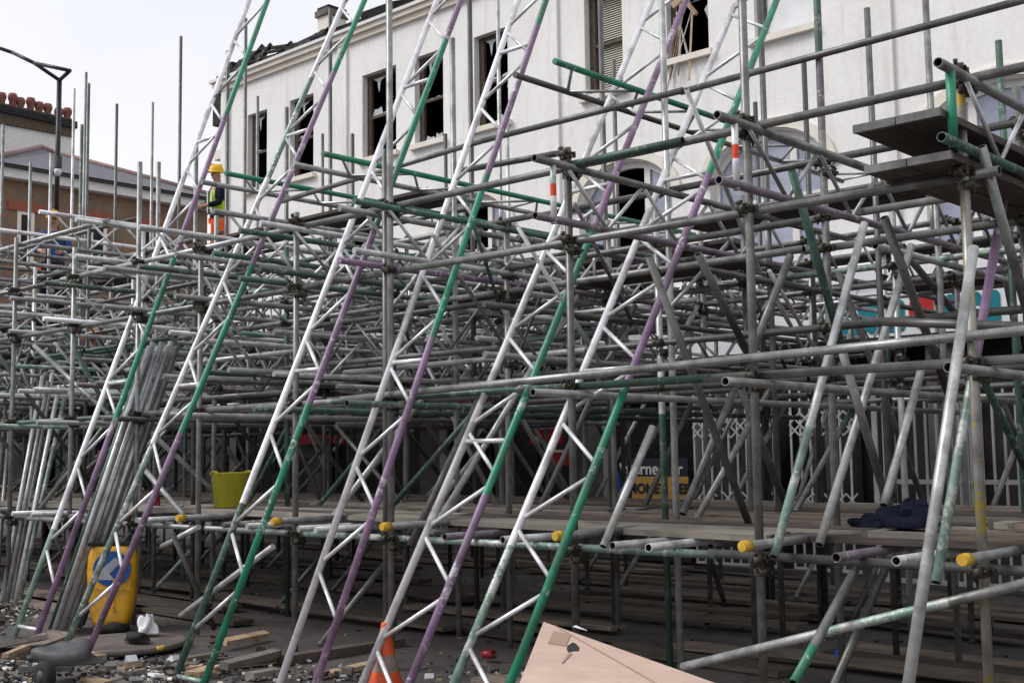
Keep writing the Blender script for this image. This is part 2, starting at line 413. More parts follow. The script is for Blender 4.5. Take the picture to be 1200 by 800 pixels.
for ri,Y in enumerate(ROWS):
    xs=lines(ri); GRID.append(xs)
    for x in xs:
        t=top_std(ri,x)
        if ri==0:
            if abs(x+2.41)<.01: t=1.97
            elif abs(x+3.68)<.01: t=4.2
            elif abs(x+5.05)<.01: t=2.02
            elif abs(x+6.83)<.01: t=5.2
            elif abs(x+8.0)<.01: t=2.02
            elif abs(x+9.42)<.01: t=1.9
        if ri==1 and abs(x+3.86)<.01: t=4.4
        mt='yellowed' if (ri==0 and abs(x+2.41)<.01) else ('galv' if ri==0 else random.choice(['galv','galv','galv_dark','galv_pale','galv','galv_dark','green_dark']))
        if ri==0 and abs(x+5.05)<.01: mt='galv_dark'
        if ri==1 and abs(x+3.86)<.01:
            add('standard',(x,Y,0),(x,Y,E_(t)),mt,[(.45,'galv'),(.62,'galv'),(.712,'purple_dull'),(1,'green_dark')])
        else: add('standard',(x+random.uniform(-.02,.02)*(ri>0),Y,0),(x+random.uniform(-.03,.03)*(ri>0),Y,E_(t)),mt,rsegs() if ri>0 else None)
    # ledgers along X
    lv=[(-.61,0),(.43,0),(1.4,0),(1.9,0)] if ri==0 else [(-.61,0),(.45,0),(random.uniform(.75,1.05),0),(1.4,0),(random.uniform(1.55,1.75),0),(1.95,0)]
    lv2=[2.42,2.85] if ri in (1,2,3,5) else [2.42]
    for z,_ in lv:
        zz=z if ri==0 else z+random.uniform(-.07,.07)
        x=2.4 if not (ri>1 and .6<z<1.3 or ri>1 and 1.5<z<1.8) else -5.9
        while x>-27:
            L=random.choice([3.9,4.9,6.4])
            if ri==0 and z==1.4 and x>0: x=-2.25; L=5.5
            if ri==0 and z==1.9 and x>0: x=-2.02; L=6.2
            zj=zz+random.uniform(-.012,.012); x2=x-L
            add('ledger',(x,Y+.05*(1 if ri else -1)*-1,E_(zj)),(x2-.05,Y+.05,E_(zj+random.uniform(-.02,.02))),
                'green_faded' if (ri==0 and z==-.61 and random.random()<.35) else rmat(.1,.03,.3 if z<.7 else .1,.3),rsegs())
            x=x2
        for gx in xs: COUP.append((gx,Y,E_(zz)))
    for z in lv2:
        x=(-9.0 if ri>2 else (-11.2 if z<2.6 else -12.6))-random.uniform(0,.8)
        while x>-27:
            L=random.choice([3.9,4.9]); add('ledger',(x,Y+.05,E_(z)),(x-L,Y+.05,E_(z+random.uniform(-.02,.02))),rmat(.1,.03,.25,.3),rsegs()); x-=L
    # X-direction lattice girders filling the bays
def lattice(p,q,sep,depth=.4,mats=None,r=TR,phase=None):
    """lattice beam from p to q, second chord offset by vector sep*depth"""
    PARTS['lattice_beam'].append((show(p,q)*3,Vector(p),Vector(q),Vector(sep).normalized()*depth,mats,phase))
cm=lambda: random.choice(['galv','galv_pale','galv_pale','galv','white_tube','galv_dark','galv','galv_pale','green_faded','green_dark','purple_dull'])
for ri,Y in enumerate(ROWS):
    if ri==0: continue
    for z0 in ((random.uniform(.9,1.2),) if ri<3 else (random.uniform(.6,.9),random.uniform(1.3,1.6))):
        x=-1+random.uniform(-1,1)
        while x>-26:
            L=random.choice([4,5,6]); 
            if random.random()<(.75 if x<-6.5 else .12): lattice((x,Y+.08,E_(z0)),(x-L,Y+.08,E_(z0)),(0,0,1),.38,(cm(),cm()))
            x-=L+.1
# Y-direction lattice beams on each line
for i,x in enumerate(GRID[0]):
    if x>1: continue
    near=x>-9.2
    yst=5.6 if near else 5.6+random.uniform(-.15,.5)
    L=6.6
    xx=x+.06
    top=1.87 if near else 1.8
    m1,m2=cm(),cm()
    if abs(x+3.68)<.01: m1,m2='galv','purple_dull'
    if abs(x+2.41)<.01: m1,m2='galv','green_dark'
    if abs(x+5.05)<.01: m1,m2='galv_dark','purple_dull'
    lattice((xx,yst,E_(top)),(xx,yst+L,E_(top-.01)),(0,0,-1),.37,(m1,m2),phase=.32)
    if not near:
        lattice((x+.5,yst+.1,E_(tier(x)+.02)),(x+.5,yst+5.9,E_(tier(x)+.02)),(0,0,-1),.37,(cm(),cm()))
        if i%2 and x<-11: lattice((x-.3,yst+1.1,E_(2.3)),(x-.3,yst+6.4,E_(2.3)),(-1,0,0),.38,(cm(),cm()))
    if (i%2==0 and x<-6) or not near: lattice((x+.7,6.3,E_(1.1)),(x+.7,12.2,E_(1.1)),(0,0,-1),.37,(cm(),cm()))
    if not near: lattice((x+.3,6.1,E_(.78)),(x+.3,11.5,E_(.78)),(-1,0,0),.38,(cm(),cm()))
for k in range(26):
    x=random.uniform(-14,-5.6); y=random.uniform(6.6,10.5); z=random.choice([.75,1.05,1.3,1.55,1.8])+random.uniform(-.08,.08); L=random.uniform(2.2,4.5)
    if random.random()<.75: lattice((x,y,E_(z)),(x+random.uniform(-.1,.1),y+L,E_(z)),random.choice([(0,0,-1),(-1,0,0)]),.38,(cm(),cm()))
    else: lattice((x,y,E_(z)),(x-L,y,E_(z)),(0,0,-1),.38,(cm(),cm()))
for k in range(70):
    x=random.uniform(-20,-3.5); y=random.uniform(6.6,11.5); z=random.uniform(.5,1.2); h=random.uniform(.6,1.1); dy=random.uniform(.4,1.0)*random.choice([-1,1])
    add('brace',(x,y,E_(z)),(x+random.uniform(-.25,.25),y+dy,E_(z+h)),rmat(.1,.03,.45,.3),r=.0255 if (k%3 and y>8.4) else .015)
# hand-placed beams laid flat on top (left open ends towards the street)
a=PY(650,72,6.6); b=PX(606,87,a.x-.4)
lattice(a,a+Vector((0,5.2,0)),(-1,0,-.03),.4,('green_tube','galv_dark'),phase=.2)
a=PY(378,180,6.1); lattice(a,a+Vector((0,5.4,0)),(-1,0,-.05),.4,('green_tube','galv'),phase=.2)
a=PY(264,203,6.4); lattice(a,a+Vector((0,5,0)),(-1,0,-.05),.4,('green_tube','galv'),phase=.2)
a=PY(281,270,5.7); lattice(a,a+Vector((0,5.4,0)),(0,0,-1),.4,('green_dark','green_dark'),phase=.25)
a=PY(398,244,5.7); lattice(a,a+Vector((0,5.4,0)),(0,0,-1),.4,('galv','purple_tube'),phase=.25)
# transoms along Y
for i,x in enumerate(GRID[0]):
    for z in (-.70,.36,1.33):
        y0=(5.62 if z>-.6 else 6.04)-random.uniform(0,.12)*(z>-.6)
        if z<-.6 or z>1: y0=7.45
        add('transom',(x+.07,y0,E_(z+.02)),(x+.07,y0+6.4,E_(z)),rmat(.15,.1,.3,.2))
    for k in range(2):
        xx=x-random.uniform(.3,1.0)
        add('transom',(xx,5.75,E_(-.555)),(xx+random.uniform(-.15,.15),5.75+random.uniform(1.2,4),E_(-.56)),random.choice(['green_faded','galv_pale','purple_dull','galv_pale','green_tube']))
# rakers in the lower bays
for ri,Y in enumerate(ROWS[:-1]):
    for x in GRID[ri]:
        if x>.5: continue
        xo=x+random.uniform(.08,.3)
        u=random.random(); h=random.choice([.5,.5,1.35])
        if u<(.8 if x<-6 else (.5 if ri<3 else .2)):
            dy=random.uniform(.85,1.3)*(1 if h<1 else 1.35)
            add('brace',(xo,Y+.2,E_(-.53)),(xo+random.uniform(-.05,.05),Y+.2+dy,E_(h)),rmat(.15,.03,.35,.2),rsegs())
        if random.random()<(.6 if x<-6 else .3):
            dy=random.uniform(.85,1.3)*(1 if h<1 else 1.35)
            xo=x-random.uniform(.1,.4)
            add('brace',(xo,Y+1.25,E_(-.53)),(xo,Y+1.25-dy,E_(h)),rmat(.12,.02,.1,.55),rsegs())
        if random.random()<.35 and ri>0 and x<-6:
            xo=x; add('brace',(xo,Y-.05,E_(-.5)),(xo+1.3*random.choice([-1,1]),Y-.05,E_(random.choice([.5,1.4]))),rmat(.12,.02,.15,.4))
        if random.random()<.4:
            add('brace',(xo,Y+.1,.05),(xo,Y+1.1*random.choice([1,1,-.3]),E_(-.64)),rmat(.1,.02,.05,.5))
        if x<-8.5 and ri>1 and random.random()<.4:
            add('brace',(xo,Y,E_(1.4)),(xo+random.uniform(-.2,.2),Y+1.2*random.choice([-.6,1]),E_(2.3)),rmat(.12,.02,.3,.3))
# hand surveyed tubes: rake = both ends share X ; flat = both ends on one street-parallel plane
def rake(x1,y1,Y1,x2,y2,mat,segs=None,kind='brace',r=TR):
    p=PY(x1,y1,Y1); add(kind,p,PX(x2,y2,p.x),mat,segs,r=r)
def flat(x1,y1,x2,y2,Y,mat,segs=None,kind='ledger',r=TR): add(kind,PY(x1,y1,Y),PY(x2,y2,Y),mat,segs,r=r)
rake(1063,812,4.75,1141,290,'galv_pale')
rake(1097,682,5.75,1176,235,'green_faded',[(.55,'green_faded'),(1,'purple_tube')])
rake(907,652,5.85,1013,262,'galv_pale',[(.35,'green_faded'),(1,'galv_pale')])
add('brace',PY(928,200,6.3),PX(987,408,PY(928,200,6.3).x),'green_dark')
rake(1150,172,6.0,1207,375,'galv')
rake(1036,255,6.3,1112,462,'galv_dark')
rake(818,298,6.5,876,412,'galv_dark')
rake(868,455,6.6,924,600,'galv_dark')
rake(800,602,6.6,864,448,'galv')
rake(884,406,6.3,926,300,'galv')
rake(1036,592,6.6,1080,432,'galv_pale')
rake(985,405,6.4,1040,590,'galv')
rake(707,640,5.9,765,500,'galv_pale')
rake(880,620,6.9,760,300,'galv_dark')
rake(480,640,5.95,560,470,'galv_dark')
rake(930,800,5.4,1002,668,'green_faded',[(.3,'green_tube'),(1,'galv')])
flat(800,781,1210,681,5.93,'galv_pale',[(.45,'galv_pale'),(.8,'green_faded'),(1,'galv')],kind='brace')
flat(566,165,800,106,7.18,'galv_dark'); flat(798,108,1215,-4,7.2,'galv_dark'); flat(566,165,330,236,7.2,'galv')
flat(1012,376,1210,383,6.35,'galv_dark'); 
flat(883,419,1210,386,5.94,'galv',kind='ledger'); flat(883,419,400,468,5.95,'galv')
flat(40,405,128,486,6.3,'galv',kind='brace'); flat(10,395,45,480,7,'galv_dark',kind='brace')
flat(165,545,215,603,6.0,'galv_pale',kind='brace')
flat(190,640,233,617,5.8,'galv_pale',kind='brace'); flat(212,721,320,640,5.8,'galv_pale',kind='brace')
flat(660,195,800,165,6.0,'green_dark'); flat(540,200,665,178,6.9,'galv_dark')
add('standard',(-6.83-.055,6.0,0),(-6.83-.055,6.0,E_(2.35)),'galv_dark')
# tall standards poking out above (image column, top row, row distance)
TALL=[(212,43,9.75,'galv_dark'),(186,190,7.25,'galv'),(179,120,11.0,'galv'),(164,190,6.1,'galv'),(137,122,9.75,'galv_dark'),(104,98,8.5,'galv_dark'),(101,85,9.75,'galv'),
(96,146,8.5,'green_dark'),(87,104,9.75,'galv_pale'),(36,190,8.5,'galv'),(4,146,8.5,'galv'),(267,60,8.5,'galv_dark'),(288,22,9.75,'galv_dark'),(302,113,11,'galv'),
(336,126,8.5,'galv_dark'),(387,10,9.75,'galv_dark'),(413,157,9.75,'galv_dark'),(522,157,11,'galv_dark'),(530,45,7.4,'galv'),(550,-20,8.5,'galv_dark'),(583,-10,11,'galv_pale'),(594,135,11,'galv_pale'),
(703,-10,8.5,'galv_dark'),(719,70,11,'galv_dark'),(775,-10,7.25,'galv_pale'),(885,120,11,'galv_dark'),(890,-10,8.5,'galv_dark'),(942,72,9.75,'galv_dark'),
(1016,10,8.5,'galv_dark'),(1084,-12,8.5,'galv'),(1170,48,8.5,'green_dark'),(230,165,7.25,'galv'),(378,157,12.2,'galv_dark'),(456,-20,7.25,'galv'),(60,180,8.5,'galv')]
for x,y,Y,mt in TALL:
    p=PY(x,y,Y); add('standard',(p.x+.02,p.y,0),p,mt,None)
# upper green end-verticals with red bands on three beam ends
for X in (-3.62,-4.99):
    q=Vector((X,5.78,E_(1.87))); add('brace',q-Vector((0,0,.4)),q,'white_tube',[(.45,'white_tube'),(.65,'red_tape'),(1,'white_tube' if X>-4 else 'green_faded')],r=.02)
q=Vector((-2.35,5.74,E_(1.87))); add('brace',q-Vector((0,0,.4)),q,'green_tube',r=.024)
LIM=100
def emit(kind,builder,items,lim=LIM):
    items=sorted(items,key=lambda a:-a[0]); rest=None
    for i,it in enumerate(items):
        if i<lim: builder(it,None)
        else:
            if rest is None: rest=MB()
            builder(it,rest)
    if rest: tag(rest.build(kind,SROOT),kind='stuff')
def b_tube(kind):
    def f(it,rest):
        s,p,q,mat,segs,r=it; mb=rest or MB()
        near=(p-EYEP).length<9
        mb.tube(p,q,r,mat,14 if near else 8,True if near else False,segs)
        if rest is None: mb.build(kind,SROOT)
    return f
for k in ('standard','ledger','transom','brace'): emit(k,b_tube(k),PARTS[k])
def b_lat(it,rest):
    s,p,q,off,mats,phase=it; mats=mats or ('galv','galv'); d=(q-p); L=d.length; d/=L
    near=(p-EYEP).length<8.5
    root=None
    if rest is None:
        ch=MB(); ch.tube(p,q,TR,mats[0],14 if near else 8,near); root=ch.build('lattice_beam',SROOT)
        c2=MB(); c2.tube(p+off,q+off,TR,mats[1],14 if near else 8,near); c2.build('chord',root)
        lc=MB()
    else:
        rest.tube(p,q,TR,mats[0],6,False); rest.tube(p+off,q+off,TR,mats[1],6,False); lc=rest
    t=phase or random.uniform(.15,.4); pitch=.42; k=0
    lm=random.choice(['galv','galv_pale','galv_pale','lace'])
    while t+pitch<L:
        a=p+d*t+(off if k%2 else Vector()); b=p+d*(t+pitch)+(Vector() if k%2 else off)
        lc.tube(a,b,.0135,lm,8 if near else 5,False); t+=pitch*(.98); k+=1
        if k%6==0: lc.tube(p+d*t,p+d*t+off,.0135,lm,6,False)
    if rest is None: lc.build('lacing',root)
emit('lattice_beam',b_lat,PARTS['lattice_beam'],100)
# couplers
def coupler_mb(mb,c,ang=0):
    c=Vector(c)
    rz=Matrix.Rotation(ang,3,'Z')
    def T(v): return c+rz@(Vector(v)*.93)
    mb.tube(T((0,0,-.025)),T((0,0,.025)),.031,'coupler',10,False)
    mb.tube(T((-.026,-.05,0)),T((.026,-.05,0)),.031,'coupler',10,False)
    mb.box(T((0,-.025,0)),(.04,.05,.045),'coupler',rz)
    mb.tube(T((.03,-.035,.012)),T((.03,.045,.012)),.007,'coupler',6,False); mb.tube(T((.03,-.052,.0)),T((.03,-.035,.012)),.013,'coupler',6,False)
    mb.box(T((.042,.02,.0)),(.02,.012,.04),'coupler',rz); mb.box(T((-.042,-.05,.0)),(.016,.045,.016),'coupler',rz)
    mb.tube(T((-.02,-.085,.03)),T((-.02,-.05,.045)),.007,'coupler',6,False); mb.tube(T((-.015,-.06,-.05)),T((-.015,-.06,.05)),.007,'coupler',6,False)
    mb.box(T((-.015,-.06,.045)),(.022,.022,.014),'coupler',rz)
items=[]
for (x,Y,z) in COUP:
    if x>1: continue
    items.append((show((x,Y,z),(x,Y,z+.1)),Vector((x,Y,z)),random.uniform(-.4,.4)))
    if random.random()<.6: items.append((show((x,Y,z),(x,Y,z+.1)),Vector((x+.02,Y,z-.07)),random.uniform(2.6,3.6)))
for x,z in ((-2.41,1.93),(-3.68,1.93),(-5.05,1.97),(-8.0,1.95),(-3.68,1.86),(-2.41,1.86)): items.append((9,Vector((x,6.0,E_(z))),random.uniform(-1,1)))
def b_c(it,rest):
    s,p,a=it; mb=rest or MB(); coupler_mb(mb,p,a)
    if rest is None: mb.build('coupler',SROOT,org=p)
emit('coupler',b_c,items)
# yellow plastic caps on transom ends
for x,y in ((870,640),(1128,656),(651,628),(448,617),(320,611),(208,607)):
    p=PY(x,y,5.6); mb=MB(); mb.tube(p,p+Vector((0,.07,0)),.031,'cap_yellow',16,False); mb.tube(p-Vector((0,.006,0)),p,.027,'cap_yellow',16,False); mb.build('end_cap',SROOT)
    mb=MB(); mb.tube(p+Vector((0,.03,0)),p+Vector((0,1.1,0)),TR,'galv',12,False); mb.build('transom',SROOT)
# ------------------------------------------------------------------ boards of the deck and platforms
def board(p,q,w=.225,h=.038,mat='board',label=None,group=None,name='scaffold_board',tilt=0):
    p=Vector(p);q=Vector(q); L=(q-p).length; mb=MB(); d=(q-p).normalized()
    mb.box((0,0,0),(L,w,h),mat)
    for s in (-1,1): # hoop iron ends
        mb.box((s*(L/2-.012),0,0),(.03,w+.004,h+.004),'galv_dark' if name=='scaffold_board' else mat)
    o=mb.build(name,org=(0,0,0)); o.location=(p+q)/2
    o.rotation_mode='QUATERNION'; o.rotation_quaternion=Matrix((d,Vector((0,0,1)).cross(d).normalized(),d.cross(Vector((0,0,1)).cross(d).normalized()))).transposed().to_quaternion()@Matrix.Rotation(tilt,3,'X').to_quaternion()
    return tag(o,label,'scaffold board',group)
DL='weathered brown scaffold board lying flat among its like on the low deck'
zt=E_(-.61)+.10
for Y in [6.35,6.6,6.84,7.5,7.74,8.0,8.5,8.75,9.2,9.45,9.8]:
    x=1.2+random.uniform(-1,1)
    while x>-22:
        L=3.9
        if random.random()<.86 or Y<6.5: board((x,Y+random.uniform(-.02,.02),zt+random.uniform(0,.03)),(x-L,Y+random.uniform(-.05,.05),zt+random.uniform(0,.03)),label=DL,group='boards laid along the low deck',mat=random.choice(['board','board','board_dark','board_grey']),tilt=random.uniform(-.06,.06))
        x-=L+random.uniform(.0,.08)
# stacked boards at right with jacket
for i,(Y,z) in enumerate([(6.55,.042),(6.8,.042),(7.05,.042),(6.9,.084),(6.7,.084),(7.15,.084),(7.0,.126)]):
    board((-.6+.25*i,Y,zt+z),(-3.1+.15*i,Y+.1*(i%3-1),zt+z),label='grey weathered board in the loose pile at the right end of the deck',group='boards piled at the right of the deck',mat='board_grey' if i%2 else 'board')
for i in range(2):
    board((-3.2+i*.02,6.4,zt+.042+0*i),(-3.0+.6*0-3.2*0-.0-1.0*(i+0)*0-.2*0+.0-.75*1-.0,6.4,zt+.042) if False else (-2.75,6.42,zt+.042),label='short pale board end under the navy jacket',mat='board_grey') if i==0 else None
# ground boards under the deck
GL='long dirty plank lying on the road in the dark under the deck'
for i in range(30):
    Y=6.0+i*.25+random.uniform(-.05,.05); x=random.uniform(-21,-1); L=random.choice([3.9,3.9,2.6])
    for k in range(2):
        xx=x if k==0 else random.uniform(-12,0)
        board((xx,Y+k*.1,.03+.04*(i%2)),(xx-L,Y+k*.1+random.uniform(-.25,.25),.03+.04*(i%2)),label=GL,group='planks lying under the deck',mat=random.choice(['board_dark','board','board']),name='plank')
# upper platforms
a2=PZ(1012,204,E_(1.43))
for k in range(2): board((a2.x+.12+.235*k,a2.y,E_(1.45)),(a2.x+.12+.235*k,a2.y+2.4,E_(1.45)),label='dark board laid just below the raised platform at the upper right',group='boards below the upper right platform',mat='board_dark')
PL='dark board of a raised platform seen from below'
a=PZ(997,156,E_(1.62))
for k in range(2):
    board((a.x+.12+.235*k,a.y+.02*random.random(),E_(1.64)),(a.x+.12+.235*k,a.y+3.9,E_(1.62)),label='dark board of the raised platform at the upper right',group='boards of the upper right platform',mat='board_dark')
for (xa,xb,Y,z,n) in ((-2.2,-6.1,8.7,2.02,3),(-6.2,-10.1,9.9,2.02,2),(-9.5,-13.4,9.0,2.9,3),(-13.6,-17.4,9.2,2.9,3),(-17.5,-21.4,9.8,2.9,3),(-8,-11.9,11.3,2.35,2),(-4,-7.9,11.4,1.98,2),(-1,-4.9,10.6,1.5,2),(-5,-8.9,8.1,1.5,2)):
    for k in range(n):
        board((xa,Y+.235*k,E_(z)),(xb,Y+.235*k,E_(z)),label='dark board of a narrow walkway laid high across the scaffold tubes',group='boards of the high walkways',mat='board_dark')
for (xa,Y,z,n) in ((-9,8.4,.8,3),(-13,8.8,.85,3),(-17,8.3,.8,4),(-21,8.8,.85,4),(-6.5,10.3,.9,3),(-10.5,10.6,.92,4),(-14.5,10.5,.9,4),(-18.5,10.7,.9,4),(-3,11.4,1.1,3),(-12,12.6,1.5,4),(-16,12.6,1.5,4),(-20,12.6,1.5,4),(-20,7.2,1.45,3),(-16,7.3,1.45,2)):  # added dark boards: they darken the gaps and cut light between the tubes
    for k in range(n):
        board((xa,Y+.235*k,E_(z)),(xa-3.9,Y+.235*k,E_(z)),label='added dark board laid low to darken the gaps among the crossing tubes',group='added boards darkening the low gaps',mat='board_dark')
# ------------------------------------------------------------------ main building
YB=14.0
def wx(x): return PY(x,300,YB).x
def wz(x,y): return PY(x,y,YB).z
BX0=wx(257); BX1=3.0
ZTOP=EYE+7.75
BR=empty('burnt_building',(BX0,YB,0),'white rendered terrace with broken windows and charred roof behind the scaffold','building')
wins=[(289,312),(339,367),(425,465),(487,521),(558,598),(690,735),(788,838),(893,962),(1040,1085) if False else None]
wins=[w for w in wins if w]
ops=[]
for a,b_ in wins:
    ops.append([wx(a),wx(b_),EYE+5.4,EYE+6.97,'rect'])
# window 6,7,8 sills sit slightly differently; measured rows
ops[5][2]=wz(710,108); ops[6][2]=wz(812,64); ops[7][2]=wz(925,36)
for k in (5,6,7): ops[k][3]=ops[k][2]+1.62
for xc,w in ((-16.9,1.7),(-13.9,1.7),(-10.7,1.75),(-8.3,1.8),(-5.15,1.9),(-2.2,1.8)):
    ops.append([xc-w/2,xc+w/2,EYE+2.25,EYE+4.3,'arch'])
# shop openings at street level
shops=[(-20.9,-18.3),(-17.8,-15.2),(-14.7,-11.7),(-11.2,-9.6),(-9.2,-6.2),(-5.8,-1.6),(-1.2,2.4)]
for a,b_ in shops: ops.append([a,b_,.12,2.95,'rect'])
xs=sorted(set([BX0,BX1]+[o[0] for o in ops]+[o[1] for o in ops])); zs=sorted(set([-.05,ZTOP]+[o[2] for o in ops]+[o[3] for o in ops]))
w=MB()
def hole(x,z): return any(o[0]<x<o[1] and o[2]<z<o[3] for o in ops)
for i in range(len(xs)-1):
    for j in range(len(zs)-1):
        if not hole((xs[i]+xs[i+1])/2,(zs[j]+zs[j+1])/2):
            w.quad((xs[i],YB,zs[j]),(xs[i+1],YB,zs[j]),(xs[i+1],YB,zs[j+1]),(xs[i],YB,zs[j+1]),'render_wall' if zs[j]>2.9 else 'shop_pier')
D_=.24
for o in ops:
    x0,x1,z0,z1,t=o
    w.quad((x0,YB,z0),(x0,YB+D_,z0),(x0,YB+D_,z1),(x0,YB,z1),'render_wall'); w.quad((x1,YB,z0),(x1,YB,z1),(x1,YB+D_,z1),(x1,YB+D_,z0),'render_wall')
    w.quad((x0,YB,z0),(x1,YB,z0),(x1,YB+D_,z0),(x0,YB+D_,z0),'render_wall')
    if t=='rect': w.quad((x0,YB,z1),(x0,YB+D_,z1),(x1,YB+D_,z1),(x1,YB,z1),'render_wall')
    else:
        n=14; sp=z1-.62; cxm=(x0+x1)/2; hw=(x1-x0)/2; pts=[(cxm-hw*math.cos(math.pi*k/n),sp+.62*math.sin(math.pi*k/n)) for k in range(n+1)]
        for k in range(n):
            (xa,za),(xb,zb)=pts[k],pts[k+1]
            w.quad((xa,YB,za),(xb,YB,zb),(xb,YB,z1),(xa,YB,z1),'render_wall'); w.quad((xa,YB,za),(xa,YB+D_,za),(xb,YB+D_,zb),(xb,YB,zb),'render_wall')
# left end wall, back
w.quad((BX0,YB+9,-.05),(BX0,YB,-.05),(BX0,YB,ZTOP),(BX0,YB+9,ZTOP),'render_wall'); w.quad((BX1,YB,-.05),(BX1,YB+9,-.05),(BX1,YB+9,ZTOP),(BX1,YB,ZTOP),'render_wall')
w.quad((BX1,YB+9,-.05),(BX0,YB+9,-.05),(BX0,YB+9,ZTOP),(BX1,YB+9,ZTOP),'render_wall')
w.build('wall',BR)
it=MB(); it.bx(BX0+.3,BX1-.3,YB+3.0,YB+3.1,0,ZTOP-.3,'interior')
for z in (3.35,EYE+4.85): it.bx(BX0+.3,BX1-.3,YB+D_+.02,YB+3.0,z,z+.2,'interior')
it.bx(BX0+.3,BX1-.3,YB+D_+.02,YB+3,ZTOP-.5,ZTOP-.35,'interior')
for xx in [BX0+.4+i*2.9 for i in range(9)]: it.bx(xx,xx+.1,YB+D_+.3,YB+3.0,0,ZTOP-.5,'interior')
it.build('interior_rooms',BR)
# pilasters, cornice, string courses
for x in (wx(648),wx(1040),wx(262),wx(400)): 
    t=MB(); t.bx(x-.06,x+.2,YB-.05,YB+.002,3.9,ZTOP-.1,'render_wall'); t.build('pilaster',BR)
c=MB(); c.bx(BX0-.06,BX1,YB-.07,YB+.1,ZTOP-.1,ZTOP,'trim'); c.bx(BX0-.12,BX1,YB-.14,YB+.1,ZTOP+.002,ZTOP+.09,'trim'); c.bx(BX0-.17,BX1,YB-.19,YB+.1,ZTOP+.092,ZTOP+.15,'frame_white'); c.build('cornice',BR)
c=MB(); c.bx(BX0-.02,BX1,YB-.08,YB-.002,EYE+2.0,EYE+2.14,'trim'); c.bx(BX0-.02,BX1,YB-.25,YB-.003,3.62,3.75,'white_sign'); c.bx(BX0-.02,BX1,YB-.18,YB-.003,3.45,3.617,'white_sign'); c.build('string_course',BR)
